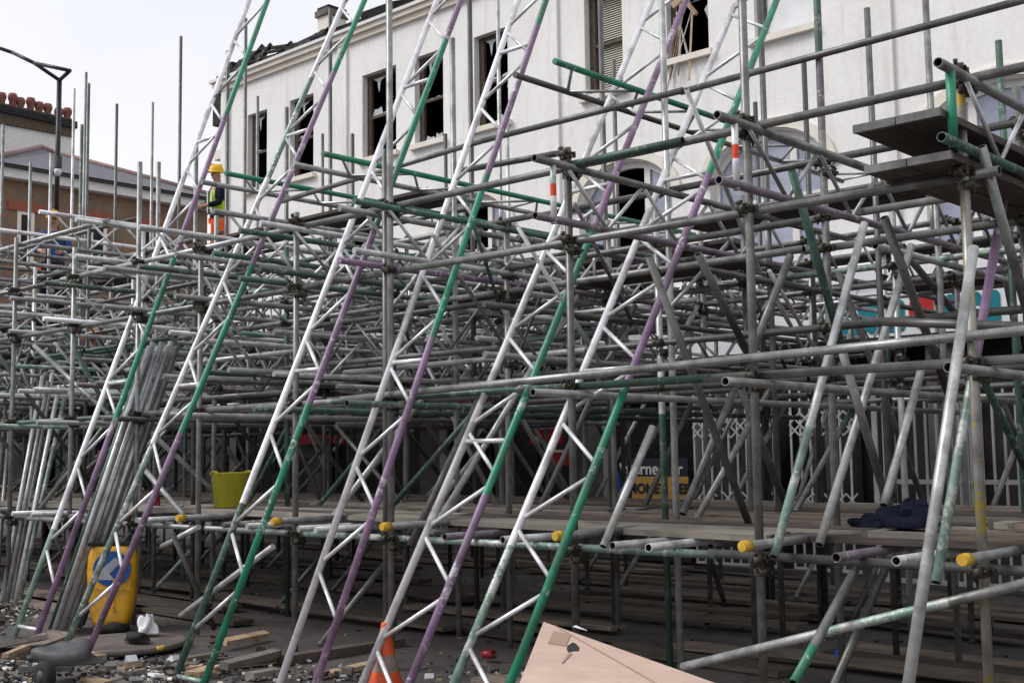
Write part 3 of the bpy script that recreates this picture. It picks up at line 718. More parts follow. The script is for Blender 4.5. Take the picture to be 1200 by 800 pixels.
# hood brackets on the corner
c=MB(); c.bx(BX0-.3,BX0-.01,YB+.0,YB+.5,ZTOP-.75,ZTOP-.05,'char'); c.build('charred_bracket',BR)
c=MB(); c.bx(BX0-.25,BX0-.005,YB+.0,YB+.3,ZTOP-1.5,ZTOP-1.3,'trim'); c.build('corner_block',BR)
def shard(mb,pts): mb.prism(pts,(0,.006,0),'glass_shard')
for wi,o in enumerate(ops):
    x0,x1,z0,z1,t=o
    if z0<1: continue
    if t=='rect':
        fr=MB(); ft=.06; y0,y1=YB+.12,YB+.18; dk='frame_wood'
        fr.bx(x0,x0+ft+.05,y0,y1,z0,z1,dk); fr.bx(x1-ft,x1,y0,y1,z0,z1,dk); fr.bx(x0,x1,y0+.001,y1-.001,z0,z0+ft,dk); fr.bx(x0,x1,y0+.001,y1-.001,z1-ft,z1,dk); 
        if wi!=6: fr.bx(x0,x1,y0+.005,y1-.005,(z0+z1)/2-.03,(z0+z1)/2+.02,dk)
        win=fr.build('window',BR)
        s=MB(); s.bx(x0-.08,x1+.08,YB-.09,YB+.02,z0-.09,z0-.002,'trim'); s.build('sill',win)
        gl=MB(); yy=YB+.15; zm=(z0+z1)/2; W=x1-x0
        rr=random.Random(wi+3)
        if wi not in (5,7):
            for zb in (z0+.05,zm+.02):
                x=x0+.11; 
                while x<x1-.1:
                    ww=rr.uniform(.12,.3); h=rr.uniform(.03,.17)*(1 if rr.random()<.6 else .25)
                    shard(gl,[(x,yy,zb),(min(x+ww,x1-.06),yy,zb),(min(x+ww*.85,x1-.065),yy,zb+h*rr.uniform(.4,1)),(min(x+ww*.55,x1-.07),yy,zb+h*rr.uniform(.5,1)),(min(x+ww*.2,x1-.08),yy,zb+h*rr.uniform(.3,1.1))]); x+=ww*.95
            shard(gl,[(x0+.11,yy,z1-.06),(x0+.11+W*.45,yy,z1-.06),(x0+.11+W*.25,yy,z1-.13),(x0+.11+W*.2,yy,z1-.34),(x0+.11+W*.14,yy,z1-.12)])
            if wi!=3: shard(gl,[(x1-.06,yy,zm-.03),(x1-.06,yy,zm-.4),(x1-.16,yy,zm-.14)])
            gl.build('broken_glass',win)
        if wi==5:
            bl=MB(); z=z0+.06
            while z<z1-.05:
                bl.box(((x0+.11+x1-.06)/2,YB+.2,z),(W-.2,.035,.004),'blind',Matrix.Rotation(R_(50),3,'X')); z+=.036
            bl.build('louvre_blind',win)
        if wi==7:
            bl=MB(); bl.bx(x0+.11,x1-.06,yy,yy+.01,z0+.06,z1-.06,'white_sign'); bl.build('boarding',win)
        if wi==6:
            tm=MB()
            for k in range(9):
                xx=x0+.1+rr.uniform(0,.35); tm.bar((xx,YB+.05,z0+rr.uniform(.6,1.0)),(xx+rr.uniform(-.3,.25),YB-.08+rr.uniform(-.05,.05),z0-rr.uniform(.0,.7)),.03,.01,'frame_white' if k%2 else 'board_new')
            tm.bar((x0+.1,YB+.02,z0+.8),(x1-.05,YB+.1,z0+1.15),.05,.1,'board_new'); tm.bar((x0+.25,YB+.0,z0+.95),(x0+.55,YB-.05,z0+.55),.05,.05,'board_new')
            tm.build('hanging_timber',win)
    else:
        n=16; sp=z1-.62; cxm=(x0+x1)/2; hw=(x1-x0)/2; y0=YB+.1
        fr=MB(); A=lambda rx,rz,k:(cxm-rx*math.cos(math.pi*k/n),sp+rz*math.sin(math.pi*k/n))
        for k in range(n):
            a,b_=A(hw,.62,k),A(hw,.62,k+1); c1,d1=A(hw-.09,.53,k),A(hw-.09,.53,k+1)
            i=len(fr.v)
            fr.prism([(a[0],y0,a[1]),(b_[0],y0,b_[1]),(d1[0],y0,d1[1]),(c1[0],y0,c1[1])],(0,.07,0),'frame_white')
        fr.bx(x0,x0+.09,y0,y0+.07,z0,sp,'frame_white'); fr.bx(x1-.09,x1,y0,y0+.07,z0,sp,'frame_white')
        m1,m2=x0+(x1-x0)*.3,x0+(x1-x0)*.7
        zt1=sp+.62*math.sqrt(max(0,1-((m1-cxm)/hw)**2))-.05
        for mm in (m1,m2): fr.bx(mm-.05,mm+.05,y0+.003,y0+.067,z0,zt1,'frame_white')
        fr.bx(x0,x1,y0+.006,y0+.064,z0,z0+.09,'frame_white'); fr.bx(x0+.09,x1-.09,y0+.009,y0+.061,sp-.35,sp-.28,'frame_white')
        win=fr.build('arched_window',BR)
        hd=MB()
        for k in range(n):
            a,b_=A(hw+.02,.64,k),A(hw+.02,.64,k+1); c1,d1=A(hw+.16,.78,k),A(hw+.16,.78,k+1)
            hd.prism([(a[0],YB-.05,a[1]),(c1[0],YB-.05,c1[1]),(d1[0],YB-.05,d1[1]),(b_[0],YB-.05,b_[1])],(0,.048,0),'trim')
        hd.build('hood_mould',win)
        gl=MB(); gy=y0+.035; 
        lights=[(x0+.09,m1-.05),(m1+.05,m2-.05),(m2+.05,x1-.09)]
        for li,(ga,gb) in enumerate(lights):
            if wi in (8,9,10) and li==1: continue
            if wi==8 and li==0: continue
            pts=[(ga,gy,z0+.09),(gb,gy,z0+.09)]
            for k in range(6):
                xx=gb+(ga-gb)*k/5; zz=sp+.53*math.sqrt(max(0.0,1-((xx-cxm)/(hw-.08))**2)); pts.append((xx,gy,zz))
            gl.prism(pts,(0,.006,0),'glass_reflection')
        if gl.v: gl.build('glass',win)
# roof: charred battens with slipped slates
rf=MB(); rx0,rx1=BX0-.1,wx(372)
zr=ZTOP+.15
def rp(x,u): return Vector((x,YB-.12+u*.45,zr-.05+u*(.5+.12*math.sin(x*2.1))))
rr=random.Random(5)
for i in range(int((rx1-rx0)/.5)+1):
    x=rx0+i*.5; rf.bar(rp(x,0),rp(x+rr.uniform(-.1,.1),1.0+rr.uniform(-.12,.15)),.05,.09,'char')
for k in range(4):
    u=.1+k*.28; x=rx0
    while x<rx1:
        L=rr.uniform(.5,1.4)
        if rr.random()<.85: rf.bar(rp(x,u),rp(min(x+L,rx1),u+rr.uniform(-.03,.03)),.06,.05,'char')
        x+=L
x=rx0
while x<rx1:
    for k in range(7):
        fr_=(x-rx0)/(rx1-rx0); keep=.97 if fr_<.22 else (.12 if fr_<.75 else .6)
        if k>4: keep*=.8
        if rr.random()<keep: rf.box(rp(x+.1,.1+k*.15)+Vector((0,0,.03)),(.19,.2,.02),'char',Matrix.Rotation(R_(46+rr.uniform(-8,14)),3,'X')@Matrix.Rotation(rr.uniform(-.15,.15),3,'Y'))
    x+=.2
for k in range(9): rf.box(rp(rx0+.1+rr.uniform(-.1,.5),rr.uniform(.1,1.0))+Vector((0,rr.uniform(0,.5),-.05)),(rr.uniform(.15,.4),.4,rr.uniform(.12,.3)),'char',Matrix.Rotation(rr.uniform(-.6,.6),3,'Y'))
rf.build('roof',BR)
rf=MB(); x=wx(365)
while x<BX1: 
    rf.box((x+.4,YB+.25,zr+.16+rr.uniform(-.03,.1)),(.9,.5,rr.uniform(.12,.22)),'char',Matrix.Rotation(R_(22),3,'X')@Matrix.Rotation(rr.uniform(-.06,.06),3,'Y')); x+=.75
rf.quad((wx(365),YB+.1,zr-.1),(BX1,YB+.1,zr-.1),(BX1,YB+5,zr+.2),(wx(365),YB+5,zr+.2),'char')
rf.build('roof',BR)
cc=PY(389,28,YB+.7); ch=MB(); ch.box((cc.x,cc.y,cc.z-1.0),(.34,.45,2.2),'trim'); ch.box((cc.x,cc.y,cc.z+.16),(.42,.54,.12),'slab'); ch.box((cc.x,cc.y,cc.z+.26),(.36,.46,.07),'char'); ch.build('chimney',BR)
# shopfronts (dark) with stall risers, doors, frames
for i,(a,b_) in enumerate(shops):
    s=MB(); y=YB+.2
    s.bx(a,b_,y,y+.04,.12,.5,'dark_fascia'); nn=max(2,int((b_-a)/.9))
    for k in range(nn+1): xx=a+(b_-a)*k/nn; s.bx(xx-.03,xx+.03,y-.02,y+.03,.5,2.95,'black_metal')
    s.bx(a,b_,y-.015,y+.025,2.3,2.36,'black_metal')
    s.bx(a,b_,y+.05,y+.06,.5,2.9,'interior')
    s.build('shopfront',BR)
# projecting sign boards: fascias
def fascia(x0,x1,z0,z1,mat,label,name='shop_sign',y=YB-.14):
    r=empty(name,((x0+x1)/2,y,z0),label,'shop sign')
    s=MB(); s.bx(x0,x1,y,YB-.01,z0,z1,mat); s.bx(x0-.03,x1+.03,y-.02,YB-.012,z1+.002,z1+.04,'trim'); s.build('sign_board',r); return r
def sx(x,y=YB-.15): return PY(x,400,y).x
def sz(x,yy,y=YB-.15): return PY(x,yy,y).z
r=fascia(sx(756),sx(1215),sz(1080,398),sz(1080,332),'white_sign','long white shop sign with teal lettering panels and a red disc')
yl=YB-.155
def rrect(x0,x1,z0,z1,rad,mat,th=.012,y=yl,n=5,corners=(1,1,1,1)):
    mb=MB(); pts=[]
    for ci,(cx_,cz_,a0) in enumerate(((x1-rad,z1-rad,0),(x0+rad,z1-rad,90),(x0+rad,z0+rad,180),(x1-rad,z0+rad,270))):
        if corners[ci]:
            for k in range(n+1): t=R_(a0+90*k/n); pts.append((cx_+rad*math.cos(t),y,cz_+rad*math.sin(t)))
        else: pts.append((cx_+rad*(1 if ci in (0,3) else -1),y,cz_+rad*(1 if ci<2 else -1)))
    mb.prism(pts,(0,th,0),mat); return mb
def disc(cx_,cz_,ra,rb,mat,y,th=.01): 
    mb=MB(); mb.prism([(cx_+ra*math.cos(2*math.pi*k/28),y,cz_+rb*math.sin(2*math.pi*k/28)) for k in range(28)],(0,th,0),mat); return mb
zA,zB=sz(1040,391),sz(1040,352)
for a,b_ in ((985,1016),(1016,1061),(1105,1128),(1136,1152),(1156,1174)):
    rrect(sx(a),sx(b_),zA+.02,zB,.06 if a!=1105 else .12,'teal').build('letter_panel',r)
disc(sx(999),(zA+zB)/2+.06,.10,.09,'white_sign',yl-.012).build('lettering',r)
disc(sx(1040),(zA+zB)/2+.02,.11,.17,'white_sign',yl-.012).build('lettering',r)
disc(sx(1082),(zA+zB)/2+.05,.16,.22,'red_sign',yl-.012).build('red_disc',r)
text_mesh('lettering','n',(sx(1137),yl-.012,zA+.06),.38,'white_sign',r); text_mesh('lettering','e',(sx(989),yl-.026,zA+.13),.24,'teal',r)
r=fascia(sx(452),sx(566),sz(510,484),sz(510,462),'red_sign','red bakery sign with small white script lettering','shop_sign')
text_mesh('lettering','&  Bakery',(sx(482),yl-.012,sz(500,479)),.24,'white_sign',r,shear=.2)
r=fascia(sx(618),sx(650),sz(620,520),sz(620,503),'red_sign','small red shop sign panel between the lattice beams')
text_mesh('lettering','op',(sx(624),yl-.012,sz(620,517)),.16,'white_sign',r)
r=fascia(sx(338),sx(402),sz(370,520),sz(370,497),'red_sign','dark red shop board low behind the tubes, left of the bakery sign')
r=fascia(sx(640),sx(662),sz(650,545),sz(650,530),'red_sign','tiny red shop plate behind the nearest lattice beam','shop_sign')
r=fascia(sx(692),sx(838),sz(760,450),sz(760,438),'dark_fascia','narrow dark shop sign strip above the grey roller shutter')
# hoarding with lettering in the window, amber panel
zz0,zz1,zz2=sz(760,590),sz(760,558),sz(760,540)
r=empty('window_poster',(sx(765),YB-.15,zz0),'dark and amber poster board with cream and dark lettering low in the shop window','poster board')
s=MB(); s.bx(sx(727),sx(802),YB-.15,YB-.12,zz0,zz1,'amber_sign'); s.bx(sx(727),sx(802),YB-.15,YB-.12,zz1+.002,zz2+.04,'ink'); s.bx(sx(727),sx(802),YB-.12,YB-.09,.0,zz0,'ink'); s.build('panel',r)
text_mesh('lettering','Interne',(sx(723),YB-.155,zz1+.03),.235,'frame_white',r,bold=.004); text_mesh('lettering','ar',(sx(783),YB-.155,zz1+.03),.235,'frame_white',r,bold=.004)
text_mesh('lettering','MONEY',(sx(733),YB-.155,zz1-.23),.19,'ink',r,bold=.006); text_mesh('lettering','FER',(sx(785),YB-.155,zz1-.23),.19,'ink',r,bold=.006)
s=MB(); s.bx(sx(715),sx(724),YB-.16,YB-.1,zz0-.1,zz1+.1,'sign_blue'); tag(s.build('blue_panel',org=(sx(720),YB-.16,zz0)),'narrow blue panel beside the amber poster board','panel')
# roller shutter
rs=MB(); z=.15
while z<2.2: rs.box(((sx(705)+sx(800))/2,YB+.12,z),(sx(800)-sx(705),.02,.07),'black_metal',Matrix.Rotation(R_(12),3,'X')); z+=.075
rs.build('roller_shutter',BR)
# white folding trellis gates
def trellis(xa,xb,Y,z0,z1,label):
    r=empty('trellis_gate',((xa+xb)/2,Y,0),label,'security gate')
    f=MB(); f.bx(xa,xb,Y,Y+.03,z1,z1+.04,'frame_white'); f.build('rail',r)
    f=MB(); f.bx(xa,xb,Y,Y+.03,z0-.04,z0,'frame_white'); f.build('rail',r)
    b=MB(); x=xa; 
    while x<xb: b.bx(x,x+.022,Y+.002,Y+.024,z0,z1,'cloth_white'); x+=.135
    b.build('bars',r)
    for zc in (z0+.62,z1-.62):
        t=MB()
        x=xa
        while x<xb-.13:
            for k in range(2):
                t.bar((x,Y-.004,zc+k*.15),(x+.15,Y-.004,zc+k*.15+.15),.007,.02,'frame_white'); t.bar((x,Y-.011,zc+k*.15+.15),(x+.15,Y-.011,zc+k*.15),.007,.02,'frame_white')
            x+=.15
        t.build('lattice',r)
gx0,gx1=PY(812,500,13.6).x,PY(905,500,13.6).x
trellis(gx0,gx1,13.6,.1,2.35,'white folding trellis gate closed over the shopfront on the left of the pair')
trellis(gx1+.25,PY(1003,500,13.6).x,13.6,.1,2.35,'white folding trellis gate with a dark gap behind, right one of the pair')
pn=MB(); pn.bx(gx0,gx1,13.75,13.78,.05,2.4,'plastic_grey'); pn.build('shutter_panel',BR)
# white railing
ra,rb_=PY(1022,500,13.0).x,1.5
rl=empty('railing',((ra+rb_)/2,13.0,0),'white painted metal railing in front of the dark shop on the right','railing')
zt_=PY(1100,458,13.0).z; zm_=PY(1100,567,13.0).z
for zz in (zt_,zm_,.06): f=MB(); f.bx(ra,rb_,12.98,13.02,zz,zz+.05,'frame_white'); f.build('rail',rl)
f=MB(); x=ra; k=0
while x<rb_:
    ww=.02 if k%7 else .06; f.bx(x,x+ww,12.985,13.015,.06,zt_,'cloth_white'); x+=.125; k+=1
f.build('bars',rl)
# ------------------------------------------------------------------ brick house beyond the side street
XH=-35.0
def hp(x,y): return PX(x,y,XH)
ya,yb=hp(-6,260).y,hp(243,260).y; ze=hp(120,228).z
H=empty('brick_house',(XH,(ya+yb)/2,0),'low brown brick house with grey slate hipped roof at the far left','house')
m=MB(); m.bx(XH-8,XH,ya,yb,0,ze,'brick'); m.build('wall',H)
m=MB(); m.bx(XH-8.3,XH+.35,ya-.35,yb+.35,ze+.002,ze+.28,'frame_white'); m.bx(XH-8.45,XH+.5,ya-.5,yb+.5,ze+.282,ze+.36,'dark_fascia'); m.build('eaves',H)
ap=PX(48,173,XH-3.8); z0=ze+.362
y2=ap.y+.4
m=MB(); A=[(XH+.55,ya-.5,z0),(XH+.55,yb+.5,z0),(XH-8.5,yb+.5,z0),(XH-8.5,ya-.5,z0)]; T1=(XH-3.8,ap.y,ap.z); T2=(XH-3.8,y2,ap.z-.1)
m.poly([A[0],A[1],T2,T1],'slate'); m.poly([A[1],A[2],T2],'slate'); m.poly([A[2],A[3],T1,T2],'slate'); m.poly([A[3],A[0],T1],'slate'); m.poly(A,'dark_fascia'); rfo=m.build('roof',H)
m=MB(); 
for p,q in ((A[0],T1),(T1,T2),(T2,A[1])): m.tube(Vector(p)+Vector((0,0,.03)),Vector(q)+Vector((0,0,.03)),.09,'tile_pink',8,False)
m.build('hip_tiles',rfo)
for (xa,xb_) in ((20,40),(105,125),(165,180)):
    p=hp(xa,262); q=hp(xb_,262); m=MB(); m.bx(XH-.02,XH+.02,p.y,q.y,ze-2.6,ze-.9,'trim'); m.bx(XH+.02,XH+.03,p.y+.12,q.y-.12,ze-2.5,ze-1.0,'interior'); wv=m.build('window',H)
    m=MB(); m.bx(XH+.002,XH+.05,p.y-.3,q.y+.3,ze-.9,ze-.6,'red_brick'); m.build('lintel',wv)
m=MB(); m.bx(XH+.01,XH+.12,ya+.1,yb+2.4,.02,3.6,'dark_fascia'); m.build('shopfront',H)  # added dark band, no real shopfront: darkens the ground floor behind the tubes
XC=-41.0
G=empty('gable_house',(XC,PX(40,300,XC).y,0),'white rendered house end with a long dark chimney stack rising behind the slate roof','house')
p0=PX(-40,138,XC); p1=PX(84,161,XC)
m=MB(); m.prism([(XC,p0.y,0),(XC,p1.y,0),(XC,p1.y,p1.z),(XC,p0.y,p0.z)],(-4,0,0),'frame_white'); m.build('wall',G)
q1=PX(84,140,XC); q0=PX(-40,112,XC)
m=MB(); m.prism([(XC+.1,p0.y,p0.z+.002),(XC+.1,p1.y+.05,p1.z+.002),(XC+.1,q1.y+.05,q1.z),(XC+.1,q0.y,q0.z)],(-1.2,0,0),'old_brick'); 
m.prism([(XC+.2,p0.y,q0.z-.35),(XC+.2,p1.y+.12,q1.z-.35),(XC+.2,q1.y+.12,q1.z-.1),(XC+.2,q0.y,q0.z-.1)],(-1.4,0,0),'char'); st=m.build('chimney_stack',G)
for xx,yy,hh in ((2,109,1),(15,110,1.05),(24,115,.95),(36,115,1.1),(46,120,.95),(56,122,.95),(69,127,1),(79,127,1)):
    t=PX(xx,yy,XC-.3); m=MB(); b0=Vector((XC-.3,t.y,t.z-.85)); m.lathe(b0,[(.16,0),(.13,.1),(.12,.55),(.16,.64),(.17,.74),(.13,.85)],'pot',12); m.build('chimney_pot',st)
# distant terrace massing left of picture so side views stay closed
# ------------------------------------------------------------------ street lamp
lp=PD(65,300,22); base=Vector((lp.x,lp.y,0)); L=empty('street_lamp',base,'tall dark street lamp column with a bracket arm before the brick house','street lamp')
tp=PD(68,88,22); tp=Vector((base.x,base.y,tp.z)); 
m=MB(); m.tube(base,Vector((base.x,base.y,tp.z-3.2)),.085,'black_metal',14,False); m.tube(Vector((base.x,base.y,tp.z-3.2)),tp,.045,'black_metal',12,False); m.build('column',L)
e1=PD(82,83,21.8); m=MB(); m.tube(tp,e1,.035,'black_metal',10,False); k1=PD(40,74,22.2); m.tube(tp,k1,.035,'black_metal',10,False); m.tube(e1,k1,.035,'black_metal',10,False)
pv=k1
for x,y,d in ((15,62,22.5),(-20,50,22.8),(-60,44,23),(-90,43,23)): n_=PD(x,y,d); m.tube(pv,n_,.035,'black_metal',10,False); pv=n_
m.build('bracket_arm',L)
m=MB(); m.box(pv+Vector((0,0,-.05)),(.7,.3,.12),'black_metal',Matrix.Rotation(.7,3,'Z')); m.build('lantern',L)
cv=PD(68,190,21.85); m=MB(); m.box(cv,(.1,.1,.22),'plastic_grey'); m.lathe(cv+Vector((0,0,-.2)),[(.02,-.06),(.06,-.02),(.07,.03),(.05,.07)],'cloth_white',14); m.build('camera_dome',L)
# ------------------------------------------------------------------ loose tubes leaning in bundles
def lean_tube(fx,fy,tx,ty,leanY,mat,label,group):
    p=PZ(fx,fy,0.02); r=ray(tx,ty)
    # top: at given extra distance into the scaffold
    Yt=p.y+leanY; q=PY(tx,ty,Yt)
    mb=MB(); mb.tube(p,q,TR*1.02,mat,14,True); o=mb.build('steel_tube',org=p); tag(o,label,'steel tube',group)
bl='long grey steel tube in the thick bundle leaning beside the yellow bollard'
for i in range(11):
    f=i/10; lean_tube(60+36*f+random.uniform(-1,1),738-6*f+3*(i%2),172+36*f+random.uniform(-.5,.5),411-5*(i%3),.9+.05*(i%2),['green_dark','tube_bright','galv_pale','tube_bright','tube_bright','galv_pale','galv','tube_bright','galv_pale','galv','galv_dark'][i],bl,'steel tubes in the thick leaning bundle')
b2='grey steel tube in the slimmer leaning bundle at the far left'
for i in range(5):
    f=i/4; lean_tube(2+20*f,706+4*(i%2),50+26*f,(441,448,430,452,466)[i],.85,['galv_pale','galv','galv_pale','tube_bright','green_faded'][i],b2,'steel tubes in the slim leaning bundle')
for i in range(3): lean_tube(-22+8*i,702,0+7*i,478-4*i,1.1,['green_dark','navy','galv'][i] if i!=1 else 'galv_dark','steel tube leaning at the left edge of the photo','steel tubes at the left edge')
# ------------------------------------------------------------------ keep-left bollard
bp=PZ(131,738,.0); ang=math.atan2(bp.x,-bp.y)  # face the viewer
B=empty('traffic_bollard',bp,'yellow plastic traffic bollard with blue arrow disc standing on the round slab','bollard')
rz=Matrix.Rotation(math.atan2(-bp.x,bp.y)+R_(-12),3,'Z')
# front outline (x across, z up)
prof=[(.19,.10),(.215,.25),(.23,.5),(.23,.70),(.21,.78),(.0,.80)]
out=[(x,z) for x,z in prof[:-1]]+[(-x,z) for x,z in prof[:-1]][::-1]
mb=MB(); nseg=8
def bw(x,y,z): return bp+rz@Vector((x,y,z*.95+.06))
def halfw(z):
    pts=[(.10,.16),(.2,.19),(.35,.215),(.55,.225),(.72,.22),(.79,.20)]
    for (z0_,w0),(z1_,w1) in zip(pts[:-1],pts[1:]):
        if z<=z1_: return w0+(w1-w0)*max(0,(z-z0_))/(z1_-z0_)
    return .2
rings=[]
for j in range(15):
    z=.0+.74*j/14; hw=halfw(z+.08)*(.92 if j==14 else 1); rg=[]
    for k in range(20):
        t=2*math.pi*k/20; cx_=math.copysign(abs(math.cos(t))**.55,math.cos(t)); cy_=math.copysign(abs(math.sin(t))**.7,math.sin(t))
        rg.append(len(mb.v)); mb.v.append(bw(cx_*hw,cy_*(.085+.05*(1-j/14)),z))
    rings.append(rg)
for a_,b_ in zip(rings[:-1],rings[1:]):
    for k in range(20): mb.face((a_[k],a_[(k+1)%20],b_[(k+1)%20],b_[k]),'bollard_yellow',True)
mb.face(rings[-1],'bollard_yellow'); mb.face(rings[0][::-1],'bollard_yellow')
mb.build('body',B)
mb=MB(); mb.box(bw(0,0,.76),(.42,.17,.03),'rubber',rz); mb.build('top_rim',B)
mb=MB(); mb.lathe(bp,[(.2,0),(.2,.05),(.15,.09)],'rubber',20,squash=(1,.7)); mb.build('base',B)
mb=MB(); mb.box(bw(.04,-.142,.28),(.012,.02,.3),'cap_yellow',rz); mb.box(bw(0,-.135,.34),(.38,.02,.012),'cap_yellow',rz); mb.build('moulded_rib',B)
def dk(cx_,cz_,r,y,mat,n=28,th=.006): 
    m_=MB(); m_.prism([bw(cx_+r*math.cos(2*math.pi*k/n),y,cz_+r*math.sin(2*math.pi*k/n)) for k in range(n)],rz@Vector((0,th,0)),mat); return m_
dd=dk(.02,.53,.165,-.143,'sign_blue',th=.03).build('arrow_disc',B)
ar=[(-.1,-.1),(-.1,.05),(-.055,.01),(.05,.11),(.1,.06),(-.0,-.045),(.045,-.1)]
m_=MB(); m_.prism([bw(.0+x,-.148,.53+z) for x,z in ar],rz@Vector((0,.004,0)),'board_pale'); m_.build('arrow',dd)
# round slab
sp_=PZ(143,758,.0); mb=MB(); mb.lathe((sp_.x,sp_.y,0.0),[(.51,0),(.53,.02),(.525,.045),(.5,.05)],'slab',40); tag(mb.build('round_slab',org=(sp_.x,sp_.y,0)),'flat round dark slab lying on the road under the yellow bollard','slab')
B.location.z=.0
# ------------------------------------------------------------------ yellow tub on the deck
tp_=PZ(271,595,zt+.025); T=empty('tub',(tp_.x,tp_.y,zt+.025),'bright yellow flexible tub standing on the deck boards','tub')
mb=MB(); mb.lathe(T.location,[(.15,0),(.165,.02),(.19,.33),(.2,.34),(.185,.345),(.155,.04)],'tub_yellow',28); mb.build('body',T)
for s in (-1,1):
    mb=MB(); pts=[(.07*math.cos(math.pi*k/6),.05*math.sin(math.pi*k/6)) for k in range(7)]
    for (a1,b1),(a2,b2_) in zip(pts[:-1],pts[1:]):
        mb.tube(T.location+Vector((a1,s*.195,.325+b1*.6)),T.location+Vector((a2,s*.195,.325+b2_*.6)),.01,'tub_yellow',8,False)
    mb.build('handle',T)
# ------------------------------------------------------------------ cone
cp=PZ(452,823,0); K=empty('traffic_cone',cp,'orange traffic cone with a dirty band between the lattice beam chords','traffic cone')
mb=MB(); h=.5; mb.lathe(cp,[(.13,.03),(.115,.1),(.085,.2),(.06,.3),(.03,.48),(.024,h)],'cone_orange',24,mats=['cone_orange','cone_orange','cone_dirty','cone_orange','cone_orange','cone_orange']); mb.build('body',K)
mb=MB(); mb.box(cp+Vector((0,0,.015)),(.36,.36,.03),'cone_orange',Matrix.Rotation(.5,3,'Z')); mb.build('base',K)
# ------------------------------------------------------------------ cardboard box
zc=.74
A_=PZ(637,728,zc); B_=PZ(856,806,zc-.03); C_=PZ(604,812,zc-.03)
D2=B_+C_-A_
K=empty('cardboard_box',((A_+D2)/2).to_2d().to_3d(),'large pinkish brown cardboard box with a torn hole in its top','cardboard box')
mb=MB(); mb.prism([A_,C_,D2,B_],(0,0,-.012),'card'); top=mb.build('lid',K)
mb=MB()
for a,b_ in ((A_,B_),(B_,D2),(D2,C_),(C_,A_)):
    mid=(A_+D2)/2; a2=a+(mid-a).normalized()*.015; b2=b_+(mid-b_).normalized()*.015
    q=[a2+Vector((0,0,-.014)),b2+Vector((0,0,-.014)),Vector((b2.x,b2.y,.0)),Vector((a2.x,a2.y,.0))]; nrm=(mid-(a+b_)/2).normalized()*.012; nrm.z=0
    mb.prism(q,nrm,'card')
mb.build('side_walls',K)
def tf(x,y): 
    n_=(B_-A_).cross(C_-A_).normalized(); r=ray(x,y); t=(A_-EYEP).dot(n_)/r.dot(n_); return EYEP+r*t
up=(B_-A_).cross(C_-A_).normalized(); up=up if up.z>0 else -up
mb=MB(); a,b_=tf(650,733),tf(775,804); mb.bar(a+up*.002,b_+up*.002,.007,.002,'card_dark'); mb.build('seam',top)
mb=MB(); rr=random.Random(2); cxx=[]
for k in range(11): t=2*math.pi*k/11; q=rr.uniform(.6,1.25); cxx.append(tf(671+6.5*q*math.cos(t),759+6*q*math.sin(t))+up*.003)
mb.prism(cxx,up*-.002,'interior'); mb.build('torn_hole',top)
mb=MB(); mb.prism([tf(x,y)+up*.0035 for x,y in ((649,739),(669,744),(663,757),(642,754))],up*-.002,'card_dark'); mb.prism([tf(x,y)+up*.0035 for x,y in ((668,764),(670,766),(659,778),(658,777))],up*-.002,'card_dark'); mb.build('torn_patch',top)
mb=MB(); mb.prism([tf(x,y)+up*.004 for x,y in ((671,734.5),(688,739),(684,738),(675,733))],up*-.002,'cloth_white'); mb.build('paper_scrap',top)
# ------------------------------------------------------------------ navy jacket on boards
def lump(name,c,sx_,sy_,sz_,mat,label,cat,seed=1,n=26,crease=.25,rotz=0,flat=.0):
    rr=random.Random(seed); ph=[(rr.uniform(1,4.4),rr.uniform(2,6),rr.uniform(0,6),rr.uniform(.3,1)) for _ in range(7)]
    mb=MB(); R=[]; rz=Matrix.Rotation(rotz,3,'Z')
    for j in range(n):
        th=math.pi*.5*j/(n-1); row=[]
        for k in range(n*2):
            t=2*math.pi*k/(n*2)
            d=1+crease*sum(a4*math.sin(a1*t+a3)*math.cos(a2*th+a3) for a1,a2,a3,a4 in [(round(p[0]),p[1],p[2],p[3]) for p in ph])/3
            x=math.cos(t)*math.cos(th)**.7*d*sx_; y=math.sin(t)*math.cos(th)**.7*d*sy_; z=math.sin(th)*sz_*(d if j>2 else 1)
            row.append(len(mb.v)); mb.v.append(Vector(c)+rz@Vector((x,y,z)))
        R.append(row)
    for a,b_ in zip(R[:-1],R[1:]):
        for k in range(n*2): mb.face((a[k],a[(k+1)%(n*2)],b_[(k+1)%(n*2)],b_[k]),mat,True)
    mb.face(R[0][::-1],mat); mb.face(R[-1],mat)
    o=mb.build(name,org=c); return tag(o,label,cat)
jp=PZ(1052,618,zt+.065); jk_=lump('jacket',jp+Vector((0,.1,0)),.2,.13,.11,'navy','crumpled navy jacket dropped on the deck boards','jacket',3,40,.42,.7)
sl_=lump('sleeve',jp+Vector((-.13,-.02,.0)),.13,.06,.06,'navy',None,None,9,24,.4,.4); sl_.parent=jk_; sl_.location=sl_.location-jk_.location
sl_=lump('sleeve',jp+Vector((.05,.12,.05)),.12,.07,.1,'navy',None,None,15,24,.4,.9); sl_.parent=jk_; sl_.location=sl_.location-jk_.location
wp=PZ(172,741,.08); lump('rag',wp,.09,.07,.12,'cloth_white','crumpled white cloth beside the round slab','rag',5,24,.6)
wp=PZ(160,750,.075); lump('bag',wp,.14,.08,.07,'rubber','small black bag lying in front of the white cloth','bag',8,20,.25)
